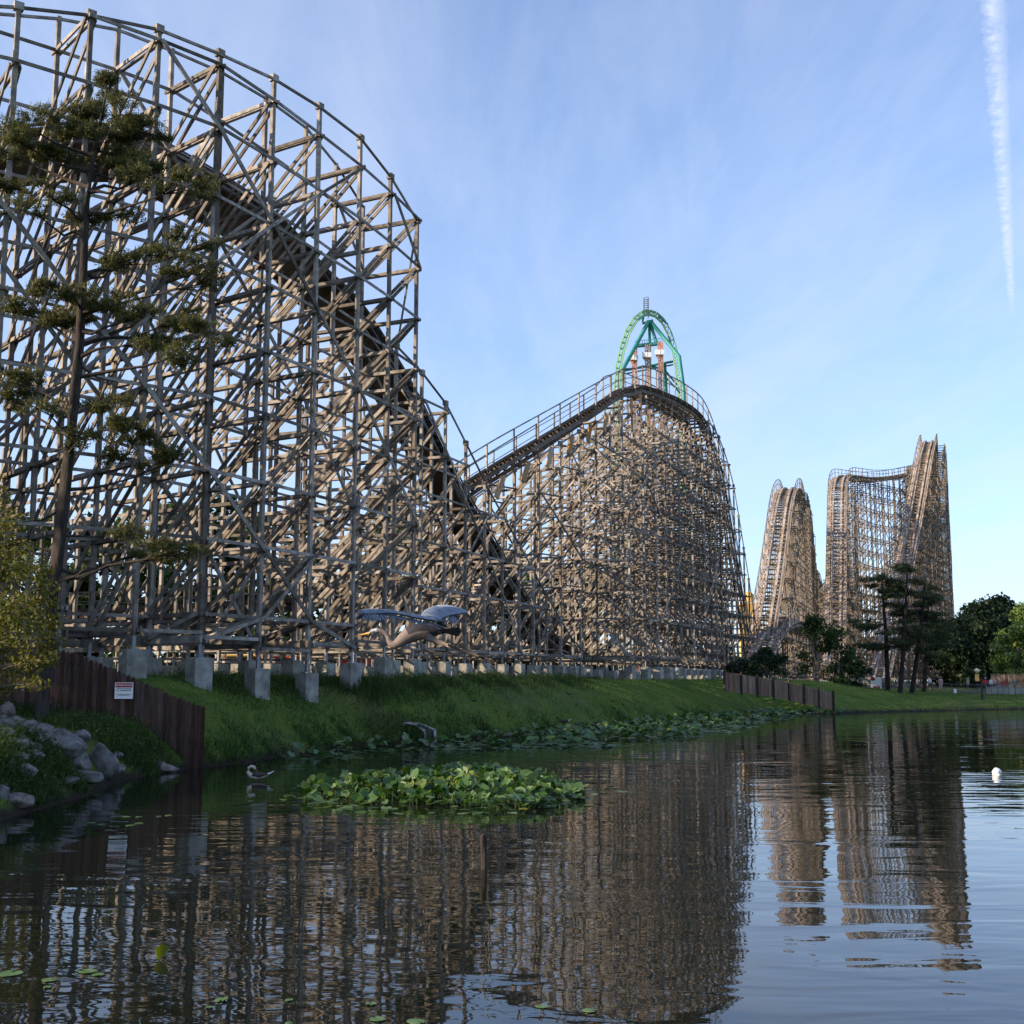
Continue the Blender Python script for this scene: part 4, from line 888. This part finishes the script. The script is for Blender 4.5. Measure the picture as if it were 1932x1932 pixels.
while len(pts) < 2600:
    x = random.uniform(-11, 42); y = random.uniform(48, 124)
    d_ = float(sdist(np.array([x]), np.array([y]))[0]); px_ = x/y*2350+CX
    wdt = np.interp(px_, [430, 600, 800, 1000, 1300, 1450, 1600], [1.5, 3.5, 5, 7, 11, 9, 1.5])*(.7+.6*mnoise.noise(Vector((x*.2, y*.2, 0)))+.15)
    if -d_ < 0 or -d_ > wdt or px_ > 1600 or px_ < 400: continue
    pts.append((x, y)); hts.append(random.uniform(.1, .5)*(1-(-d_/wdt)**2) if random.random() < .7 else .015)
lilies('shore_lily_band', 'band of dark water lily leaves along the foot of the grassy bank', pts, hts, .34, .03, .5)
# floating pads near the camera, one thing each
padl = [(20, 1836, 46, 'largest floating pad at the lower left edge'), (95, 1848, 30, 'floating pad right of the one on the left edge'), (165, 1832, 34, 'long floating pad, third from the left edge'), (90, 1862, 16, 'small pad below the second pad at the left'), (185, 1838, 22, 'floating pad beside the curled yellow leaf'), (418, 1886, 26, 'floating pad left of the bottom centre, tilted'),
        (545, 1886, 16, 'small floating pad between two larger ones'), (545, 1930, 14, 'tiny pad at the bottom edge'), (700, 1893, 22, 'pad with a raised rim near the bottom centre'), (712, 1922, 30, 'wide pad at the bottom edge under the raised one'), (785, 1927, 34, 'widest pad at the bottom edge, centre'), (1022, 1898, 24, 'floating pad right of the bottom centre'), (1112, 1906, 26, 'rightmost floating pad near the bottom'), (395, 1900, 14, 'little pad beside the tilted one')]
padl += [(172, 1552, 16, 'pad in the dark water before the rocks, left'), (190, 1556, 14, 'pad in the dark water, second from left'), (205, 1566, 14, 'lowest pad in the dark water by the sign reflection'), (245, 1557, 16, 'pad above the sign reflection'), (262, 1553, 16, 'wide pad above the sign reflection'), (238, 1541, 16, 'thin pad before the fence, upper'), (262, 1541, 12, 'thin pad before the fence, upper right'), (300, 1540, 10, 'small pad before the fence end'), (318, 1538, 14, 'rightmost pad before the fence end')]
for k, (px, py, r_, lab) in enumerate(padl):
    q = W0(px, py, .01); pp = 2420/q.y; r = r_/pp*.55; V = [(0, 0, .004)]; nn_ = 20; Vs = []
    for j in range(nn_+1):
        a = .25+(2*math.pi-.5)*j/nn_; rr = r*(1+.05*math.sin(3*a+k)); V.append((rr*math.cos(a), rr*.85*math.sin(a), .002+random.random()*.004+(.05*r/.3 if (k in (5, 8) and math.sin(a) > .3) else 0)))
    Fs = [(0, j+1, j+2) for j in range(nn_)]; V2_ = [(a_, b_, c_-.006) for a_, b_, c_ in V]; n0 = len(V); Fs += [(n0, n0+j+2, n0+j+1) for j in range(nn_)]+[(j+1, n0+j+1, n0+j+2, j+2) for j in range(nn_)]
    o = make_mesh('lily_pad', V+V2_, Fs, M_PAD, None, smooth=False); o.location = (q.x, q.y, .008); o.rotation_euler = (0, 0, random.uniform(0, 6.28)); tag(o, lab, 'lily pad', 'floating pads')
q = W0(300, 1806, .03); pm = PM(); pm.add(([(0, 0, 0), (.07, .02, .05), (.10, .03, .13), (.03, .0, .17), (-.05, 0, .12), (-.04, 0, .04)], [(0, 1, 2), (0, 2, 3), (0, 3, 4), (0, 4, 5)]))
o = pm.build('curled_leaf', [M_LILYY], None); o.location = q-Vector((0, 0, .03)); tag(o, 'curled yellow leaf standing up out of the water at the lower left', 'leaf')

# ------------------------------------------------------------------ heron
def heron():
    D = 12.0; loc = W(770, 1196, D); root = None; pm = PM()
    def w(px, py, dy=0): return W(px, py, D+dy)
    s = D/2330     # metres per survey pixel
    # body: beak base - head - S neck - chest - belly - rump - tail, one loft
    line = [(697, 1194, 2.2), (703, 1191, 4.2), (711, 1189.5, 5.6), (719, 1190.5, 5.2), (727, 1194.5, 5.0), (732.5, 1201, 5.4), (734, 1208, 6.4), (737.5, 1214, 7.6), (744, 1216.5, 9), (752, 1213, 11), (761, 1205.5, 14), (772, 1198, 17.5), (784, 1193, 18.5), (797, 1191, 17), (810, 1191.5, 14), (824, 1190, 9.5), (838, 1189, 7)]
    V, Fs = tube([w(a, b) for a, b, r in line], [(r*s*.78, r*s*.88) for a, b, r in line], 16); n0 = len(Fs)
    o0 = len(pm.V); pm.V += [tuple(v) for v in V]; pm.F += Fs
    for i in range(len(line)-1):
        for k in range(16):
            up = math.sin(2*math.pi*(k+.5)/16)
            pm.m.append(1 if i < 2 else (2 if i < 11 else (3 if (up > -.1 or i > 13) else 2)))
    pm.m += [2, 0]
    pm.add(tube([w(698, 1194), w(682, 1198), w(666, 1202)], [(2.1*s, 2.3*s), (1.5*s, 1.6*s), (.3*s, .3*s)], 8), 4)           # bill
    pm.add(tube([w(706, 1187.3), w(720, 1185), w(736, 1184.5)], [1.5*s, 1.2*s, .3*s], 6), 3)                                     # crest
    for sg in (-1, 1): pm.add(tube([w(703, 1190.2, sg*.022), w(704, 1190.2, sg*.0225)], [.9*s, .9*s], 8), 3)                     # eyes
    for k in range(9):                                                                                                          # chest plumes
        a = w(748+k*5, 1212-k*1.2, random.uniform(-.04, .04)); pm.add(tube([a, a+Vector((.06+.004*k, 0, .005)), a+Vector((.16, 0, .025))], [.006, .005, .001], 4), 1)
    for dy in (-.05, .05):                                                                                                      # legs
        pm.add(tube([w(802, 1200, dy), w(822, 1209, dy), w(845, 1217, dy)], [9*s, 5.5*s, 2.4*s], 10), 2)
        pm.add(tube([w(845, 1217, dy), w(872, 1226.5, dy), w(903, 1238, dy)], [2.0*s, 1.5*s, 1.4*s], 8), 5)
        for t_ in (-1, 0, 1): pm.add(tube([w(903, 1238, dy), w(917, 1244+t_*2.5, dy+t_*.012), w(932, 1252+t_*5, dy+t_*.02)], [1.0*s, .8*s, .4*s], 6), 5)
    # tail
    for k in range(9):
        t_ = (k-4)/4; a = w(822, 1189, t_*.03); b_ = w(867+abs(t_)*-4, 1192+t_*7.0, t_*.13); n_ = Vector((0, .2, 1)); sd_ = (b_-a).cross(n_).normalized()*.028
        pm.V += [tuple(a-sd_*.6), tuple(a+sd_*.6), tuple(b_+sd_), tuple(b_+(b_-a).normalized()*.03), tuple(b_-sd_), tuple(a-sd_*.6-Vector((0, 0, .006))), tuple(b_-sd_-Vector((0, 0, .006)))]
        o_ = len(pm.V)-7; pm.F += [(o_, o_+1, o_+2, o_+3, o_+4)]; pm.m += [0]
    # wings: leading edge and trailing edge curves, surface with camber, then separate flight feathers
    def wing(lead, trail_, feather_from, tipdark):
        nL = 22; chords = []
        def cv(pts, t):
            x = t*(len(pts)-1); i = min(int(x), len(pts)-2); f = x-i; a = pts[max(i-1, 0)]; b = pts[i]; c = pts[i+1]; d = pts[min(i+2, len(pts)-1)]
            return .5*((2*b)+(c-a)*f+(2*a-5*b+4*c-d)*f*f+(3*b-a-3*c+d)*f**3)
        Ld = [w(*p_) for p_ in lead]; Tr = [w(*p_) for p_ in trail_]; m_ = 8; G = []
        for i in range(nL+1):
            a = cv(Ld, i/nL); b = cv(Tr, i/nL); row = []
            for j in range(m_+1):
                f = j/m_*.72; row.append(a.lerp(b, f)+Vector((0, 0, .05*math.sin(math.pi*f)*(1-i/nL*.5))))
            G.append(row)
        o_ = len(pm.V)
        for lay in (0, 1):
            for row in G:
                for v in row: pm.V.append(tuple(v-Vector((0, 0, .014*lay))))
        S = (nL+1)*(m_+1)
        for i in range(nL):
            for j in range(m_):
                q = o_+i*(m_+1)+j; pm.F.append((q, q+1, q+m_+2, q+m_+1)); pm.m.append(1 if (j < 3 and .45 < i/nL < .9) else 0)
                q += S; pm.F.append((q, q+m_+1, q+m_+2, q+1)); pm.m.append(3)
        for i in range(nL):
            q = o_+i*(m_+1); pm.F.append((q, q+m_+1, q+m_+1+S, q+S)); pm.m.append(1)
        nf = 26                                                     # secondaries and primaries
        for k in range(nf):
            t_ = (k+.5)/nf; a0 = cv(Ld, t_).lerp(cv(Tr, t_), .45); b0_ = cv(Tr, t_); out_d = (cv(Ld, min(t_+.05, 1))-cv(Ld, max(t_-.05, 0))).normalized()
            dirv = (b0_-a0); L_ = dirv.length*(1.0+.12*random.random()); dv = dirv.normalized(); fan = max(0, (t_-feather_from)/(1-feather_from)); dv = (dv*(1-fan*.62)+out_d*fan*.9).normalized(); L_ *= 1+fan*.9
            e_ = a0+dv*L_-Vector((0, 0, .01*fan)); wd_ = .026*(1-fan*.35); sd_ = dv.cross(Vector((0, 0, 1))).normalized()*wd_; off = Vector((0, 0, .004+.0012*(k % 2)))
            pts_ = [a0-sd_, a0+sd_, e_+sd_*.9-dv*.03, e_, e_-sd_*.9-dv*.03]; oo = len(pm.V); pm.V += [tuple(p_-off) for p_ in pts_]+[tuple(p_-off-Vector((0, 0, .003))) for p_ in pts_]
            pm.F += [(oo, oo+1, oo+2, oo+3, oo+4), (oo+9, oo+8, oo+7, oo+6, oo+5)]; mm_ = 3 if (t_ > tipdark) else 0; pm.m += [mm_, 3]
    wing([(796, 1166, -.04), (766, 1159.5, -.20), (732, 1152.5, -.38), (700, 1148.5, -.52), (676, 1151, -.62)], [(842, 1184, -.10), (796, 1177, -.26), (748, 1166, -.42), (708, 1167.5, -.54), (676, 1165, -.64)], .55, .9)
    wing([(792, 1164, .04), (803, 1150, .20), (828, 1141.5, .42), (856, 1143.5, .62), (880, 1153, .78)], [(846, 1184, .08), (848, 1180, .20), (860, 1175, .36), (872, 1169, .52), (884, 1161, .72)], .55, .62)
    o = make_mesh('heron', pm.V, pm.F, [M_HGREY, M_HPALE, M_HNECK, M_HDARK, M_HBILL, M_HLEG], None, loc, midx=pm.m, smooth=True)
    tag(o, 'grey-blue heron flying left over the pond with wings spread and legs trailing', 'heron')
heron()

# ------------------------------------------------------------------ ducks, goose, buoy, stake, culvert
def bird(name, label, cat, q, sc, rotz, body, head, neck, preen=False, group=None, tailm=None):
    pm = PM(); 
    bl = [(-.30, .16, .015), (-.22, .14, .05), (-.1, .12, .085), (.05, .11, .10), (.17, .12, .085), (.23, .15, .06)]
    pm.add(tube([(x*sc, 0, z*sc) for x, z, r in bl], [(r*sc, r*sc*.9) for x, z, r in bl], 14), 0)
    if preen: nk = [(.18, .14, .06), (.25, .22, .045), (.24, .31, .038), (.17, .36, .036), (.10, .34, .042), (.06, .29, .03)]
    else: nk = [(.18, .14, .06), (.25, .2, .04), (.30, .28, .032), (.33, .33, .038), (.37, .34, .03)]
    pm.add(tube([(x*sc, 0, z*sc) for x, z, r in nk], [r*sc for x, z, r in nk], 10), 2)
    x, z, r = nk[-1]; e_ = (x-.05, z-.08) if preen else (x+.07, z-.015); pm.add(tube([(x*sc, 0, z*sc), (e_[0]*sc, 0, e_[1]*sc)], [.018*sc, .006*sc], 6), 1)
    if preen: pm.add(tube([(.10*sc, .0, .33*sc), (.055*sc, 0, .28*sc)], [(.03*sc, .047*sc), (.028*sc, .036*sc)], 8), 1)
    for sg in (-1, 1): pm.add(tube([(.12*sc, sg*.07*sc, .15*sc), (-.05*sc, sg*.1*sc, .15*sc), (-.26*sc, sg*.05*sc, .17*sc)], [(.03*sc, .05*sc), (.02*sc, .06*sc), (.008*sc, .02*sc)], 8), 4)
    pm.add(tube([(-.24*sc, 0, .16*sc), (-.36*sc, 0, .21*sc), (-.42*sc, 0, .25*sc)], [(.05*sc, .02*sc), (.045*sc, .015*sc), (.01*sc, .005*sc)], 8), 3)
    for sg in (-1, 1): pm.add(tube([(.0, sg*.04*sc, .06*sc), (.01*sc, sg*.04*sc, -.02*sc)], .008*sc, 6), 1)
    o = pm.build(name, [body, head, neck, tailm or body, M_DUCKB], None); o.location = q; o.rotation_euler = (0, 0, rotz); return tag(o, label, cat, group)
q = W0(486, 1473, 0); st_ = bird('duck', 'cream duck preening on the water left of the lily clump', 'duck', q+Vector((0, 0, .0)), 1.2, R(180), M_DUCKP, M_DUCKR, M_DUCKP, True, tailm=M_WHITE)
q = hit(1063, 1366); bird('goose', 'brown goose with white rump walking on the bank near the water', 'goose', q, 1.15, R(180), M_DUCKB, M_DUCKB, M_DUCKB, tailm=M_WHITE)
for (px, py, lab, m_) in [(1074, 1312, 'brown bird standing at the edge of the sunlit grass', M_DUCKB), (1156, 1326, 'small bird below the row of white footings, left of a pair', M_DUCKB), (1176, 1332, 'small bird below the row of white footings, right of a pair', M_DUCKB), (1158, 1341, 'dark bird on the bank below the pair', M_DKFENCE), (894, 1326, 'dark bird on the shaded lawn left of the sunlit patch', M_DKFENCE)]:
    q = hit(px, py); bird('small_bird', lab, 'bird', q, .62, random.uniform(0, 6), m_, m_, m_)
q = W0(1881, 1462); root = empty('buoy', q, 'small white buoy floating in the open water at the right', 'buoy'); r = .13
pm = PM(); pm.add(tube([(q.x, q.y, -.08), (q.x, q.y, .02), (q.x, q.y, .10), (q.x-.01, q.y, .18), (q.x-.02, q.y, .23)], [.10, r*1.15, r*1.2, r*.8, .04], 14)); pm.build('float', M_WHITE, root, q)
pm = PM(); pm.add(tube([(q.x-.02, q.y, .22), (q.x-.02, q.y, .26)], [.02, .02], 8)); pm.build('eyelet', M_GREY, root, q)
q = W0(913, 1640); pm = PM(); pm.add(tube([q+Vector((0, 0, -.8)), q+Vector((.0, 0, .2)), q+Vector((-.01, 0, .52)), q+Vector((-.01, 0, .55))], [.055, .052, .05, .035], 10)); o = make_mesh('stake', pm.V, pm.F, M_BARK, None, q, smooth=False, tint=[.3]*len(pm.F)); tag(o, 'dark wooden stake standing in the water below the lily clump', 'stake')
# flared concrete culvert end in the bank
q = hit(806, 1403); root = empty('culvert', q, 'grey flared concrete culvert end set in the lower bank', 'culvert')
yf = q.y-.25
def cp(px, py, up=.2, front=False): v = W(px, py, yf) if front else hit(px, py)+Vector((0, -.12, up)); return v-q
outer = [cp(760, 1372), cp(789, 1371), cp(823, 1384), cp(824, 1398, 0, True), cp(813, 1406, 0, True), cp(801, 1399, 0, True), cp(800, 1389), cp(774, 1379)]
inner = [cp(786, 1376), cp(791, 1375.5), cp(818, 1386), cp(820, 1396, 0, True), cp(812, 1401, 0, True), cp(804.5, 1396, 0, True), cp(803, 1388), cp(789, 1379)]
V = outer+inner+[v+Vector((0, .35, -.4)) for v in outer]+[v+Vector((-.1, .35, -.3)) for v in inner]
Fs = [(i, (i+1) % 8, 8+(i+1) % 8, 8+i) for i in range(8)]+[(i, 16+i, 16+(i+1) % 8, (i+1) % 8) for i in range(8)]+[(8+i, 8+(i+1) % 8, 24+(i+1) % 8, 24+i) for i in range(8)]
make_mesh('flared_end', V, Fs, M_CONC, root, tint=[.4]*len(Fs))
make_mesh('mouth_shade_sheet', [v+Vector((0, -.02, -.03)) for v in inner], [tuple(range(8))], M_DKFENCE, root, tint=[.1])  # flat dark sheet standing in for the shade inside the pipe

# ------------------------------------------------------------------ far bank: path, railing, signs, people
pth = []
for k in range(41):
    px = 1600+k*22; D = 152-k*.35; x = (px-CX)/2330*D; pth.append((x, D))
V = []; Fs = []
for k, (x, D) in enumerate(pth): V += [(x, D-1.6, gz(x, D-1.6)+.03), (x, D+2.4, gz(x, D+2.4)+.03)]
for k in range(len(pth)-1): Fs.append((2*k, 2*k+2, 2*k+3, 2*k+1))
M_PATH = mat('asphalt_path', (.055, .055, .055), .9, (.09, .088, .085), 3, 5)
tag(make_mesh('path', V, Fs, M_PATH), kind='structure')
root = empty('path_railing', (pth[0][0], pth[0][1]-2, gz(*pth[0])), 'long grey railing in front of the path on the far bank', 'railing'); loc = root.location
for zf in (.45, 1.0):
    m = MB()
    for k in range(len(pth)-1): a = pth[k]; b = pth[k+1]; m.bar((a[0], a[1]-2, gz(a[0], a[1]-2)+zf), (b[0], b[1]-2, gz(b[0], b[1]-2)+zf), .06, .06, (0, 1, 0))
    m.build('rail', M_GREY, root, loc)
m = MB()
for k in range(len(pth)-1):
    a = pth[k]; b = pth[k+1]
    for j in range(6): x = a[0]+(b[0]-a[0])*j/6; y = a[1]-2; g_ = gz(x, y); m.bar((x, y, g_), (x, y, g_+1.0), .03, .03)
tag(m.build('baluster', M_GREY, root, loc), kind='stuff')
# pale screening panels at the right end
for k, px in enumerate([1866, 1876, 1887, 1898, 1909, 1921, 1932]):
    q = W(px, 1305, 143); g_ = gz(q.x, 143); m = MB(); loc = (q.x, 143, g_)
    root = empty('screen_panel', loc, 'pale grey screening panel on the railing at the far right', 'panel', 'screen panels'); m.box((q.x, 143, g_+.55), (.58, .05, .85)); m.build('sheet', M_CONC, root, loc); m = MB(); m.box((q.x-.33, 143, g_+.7), (.07, .07, 1.4)); m.build('post', M_GREY, root, loc)
def sign(name, label, px, py, w_, h_, D, m_, extra=None, cat='sign'):
    c = W(px, py, D); g_ = gz(c.x, D); loc = Vector((c.x, D, g_)); root = empty(name, loc, label, cat); pp = D/2330; m = MB(); m.box((0, 0, c.z-g_), (w_*pp, .08, h_*pp), t=.5); m.build('board', m_, root)
    for sx_ in ((-.45, .45) if w_ > 12 else (0,)): m = MB(); m.box((sx_*w_*pp, .07, (c.z-g_)/2), (.07, .05, c.z-g_), t=.5); m.build('post', M_GREY, root)
    return root, c.z-g_, pp
r_, z_, pp = sign('poster_board', 'large white poster board with a red disc and dark red figures on the far bank', 1653, 1290, 20, 24, 144, M_WHITE)
pm = PM(); pm.add(tube([(-7*pp, -.05, z_+8.5*pp), (-7*pp, -.06, z_+8.5*pp)], [4*pp, 4*pp], 20)); V, Fs = [], []
me = [( -6*pp+4.3*pp*math.cos(a*math.pi/10), -.055, z_+9*pp+3.6*pp*math.sin(a*math.pi/10)) for a in range(20)]
make_mesh('red_disc', me, [tuple(reversed(range(20)))], M_RED, r_)
m = MB()
for k in range(9): x = (-7+k*1.6)*pp; hh = (3.5+5.2*abs(math.sin(k*1.3)))*pp; m.box((x, -.055, z_-11.5*pp+hh/2), (1.5*pp, .02, hh))
m.build('printed_figures', M_RED, r_)
sign('small_sign', 'upright pale sign with rounded top beside the path', 1826, 1285, 5, 13, 146, M_CONC)
sign('red_sign', 'small red sign beside the lamp post', 1859, 1286, 10, 7, 140, M_RED)
sign('red_sign', 'small red sign in front of the brown board fence', 1893, 1289, 10, 7, 147, M_RED)
q = W(1853, 1309, 139); g_ = gz(q.x, 139); loc = Vector((q.x, 139, g_)); root = empty('lamp_post', loc, 'dark post with lantern arm beside the small red sign', 'lamp post'); m = MB(); m.box((0, 0, 1.25), (.18, .18, 2.5)); m.build('pole', M_DKFENCE, root)
m = MB(); m.bar((0, 0, 2.4), (.45, 0, 2.6), .06, .06); m.build('arm', M_DKFENCE, root); pm = PM(); pm.add(tube([(.45, 0, 2.3), (.45, 0, 2.45), (.45, 0, 2.6)], [.1, .16, .03], 8)); pm.build('lantern', M_STEEL, root)
q = W(1843, 1265, 152); g_ = gz(q.x, 152); loc = Vector((q.x, 152, g_)); root = empty('globe_lamp', loc, 'tall lamp with a cream globe over a gold panel', 'lamp'); zt = q.z-g_; m = MB(); m.box((0, .1, zt/2), (.12, .12, zt)); m.build('pole', M_DKFENCE, root)
pm = PM(); pm.add(tube([(0, 0, zt-.25), (0, 0, zt-.1), (0, 0, zt+.1), (0, 0, zt+.25)], [.1, .3, .3, .06], 12)); pm.build('globe', M_LAMP, root); m = MB(); m.box((0, 0, zt-.85), (.45, .1, .9)); m.build('hanging_panel', M_YELLOW, root)
q = hit(1802, 1308); m = MB(); m.box((0, 0, .2), (.3, .2, .45), t=.5); m.box((0, 0, .46), (.2, .18, .08), t=.5); o = m.build('white_marker', M_WHITE); o.location = q; tag(o, 'knee-high white marker post cap on the far lawn', 'marker')
# person: one skinned body, clothes by material
def person_mesh(seed, shirt, pants):
    me = bpy.data.meshes.new('p'); rs = random.Random(seed); k = rs.uniform(-.08, .08)
    Vv = [(0, 0, .95), (0, 0, 1.2), (0, 0, 1.42), (0, 0, 1.52), (0, 0, 1.60), (0, -.01, 1.72), (.10, 0, .88), (.12, -.05+k, .5), (.12, .08, .08), (.12, -.08, .03), (-.10, 0, .88), (-.12, .05-k, .5), (-.12, -.06, .08), (-.12, -.2, .03), (.19, 0, 1.40), (.25, .02, 1.12), (.23, -.12, .88), (.23, -.16, .80), (-.19, 0, 1.40), (-.25, .02, 1.12), (-.22, -.1, .9), (-.22, -.13, .81)]
    E = [(0, 1), (1, 2), (2, 3), (3, 4), (4, 5), (0, 6), (6, 7), (7, 8), (8, 9), (0, 10), (10, 11), (11, 12), (12, 13), (2, 14), (14, 15), (15, 16), (16, 17), (2, 18), (18, 19), (19, 20), (20, 21)]
    Rr = [.15, .14, .15, .06, .085, .08, .095, .065, .045, .04, .095, .065, .045, .04, .065, .045, .035, .04, .065, .045, .035, .04]
    me.from_pydata(Vv, E, []); o = bpy.data.objects.new('tmp', me); COL.objects.link(o); md = o.modifiers.new('s', 'SKIN'); lay = me.skin_vertices[0].data
    for i, r in enumerate(Rr): lay[i].radius = (r, r*.8 if i in (0, 1, 2) else r); lay[i].use_root = i == 0
    o.modifiers.new('ss', 'SUBSURF').levels = 1; bpy.context.view_layer.update()
    m2 = bpy.data.meshes.new_from_object(o.evaluated_get(bpy.context.evaluated_depsgraph_get())); bpy.data.objects.remove(o)
    m2.materials.clear()
    for x in (M_SKIN, shirt, pants, M_HAIR): m2.materials.append(x)
    for f in m2.polygons:
        c = f.center; f.use_smooth = True
        if c.z > 1.68 or (c.z > 1.6 and c.y > .03): f.material_index = 3
        elif c.z > 1.47 or (c.z < 1.05 and abs(c.x) > .19): f.material_index = 0
        elif c.z > .98: f.material_index = 1
        elif c.z > .42: f.material_index = 2
        else: f.material_index = 0 if c.z > .1 else 3
    return m2
for (px, D, sc, sh, pn, rz, lab) in [(1748, 150, .96, M_SHIRTW, M_DENIM, .3, 'person in a white T-shirt standing behind the railing'), (1768, 147, 1.0, M_SHIRTR, M_SHIRTR, 2.6, 'person in pink checked clothes on the path'), (1725, 152, .9, M_SHIRTR, M_DENIM, 1.0, 'person in dull red top half hidden by the pines'), (1862, 147, .95, M_SHIRTW, M_DENIM, .4, 'person in white beside the lamp post'), (1869, 148, .92, M_SHIRTR, M_DENIM, 5.0, 'person with reddish top next to the one in white'), (1907, 149, .85, M_TEAL, M_DENIM, 1, 'person in a teal top by the brown fence'), (1610, 150, .95, M_DENIM, M_DENIM, 1.2, 'person in dark clothes on the path left of the poster')]:
    x = (px-CX)/2330*D; o = bpy.data.objects.new('person', person_mesh(px, sh, pn)); COL.objects.link(o); o.location = (x, D, gz(x, D)+.03); o.scale = (sc, sc, sc); o.rotation_euler = (0, 0, rz); tag(o, lab, 'person')
print('objects', len(bpy.data.objects), 'polys', sum(len(m.polygons) for m in bpy.data.meshes))
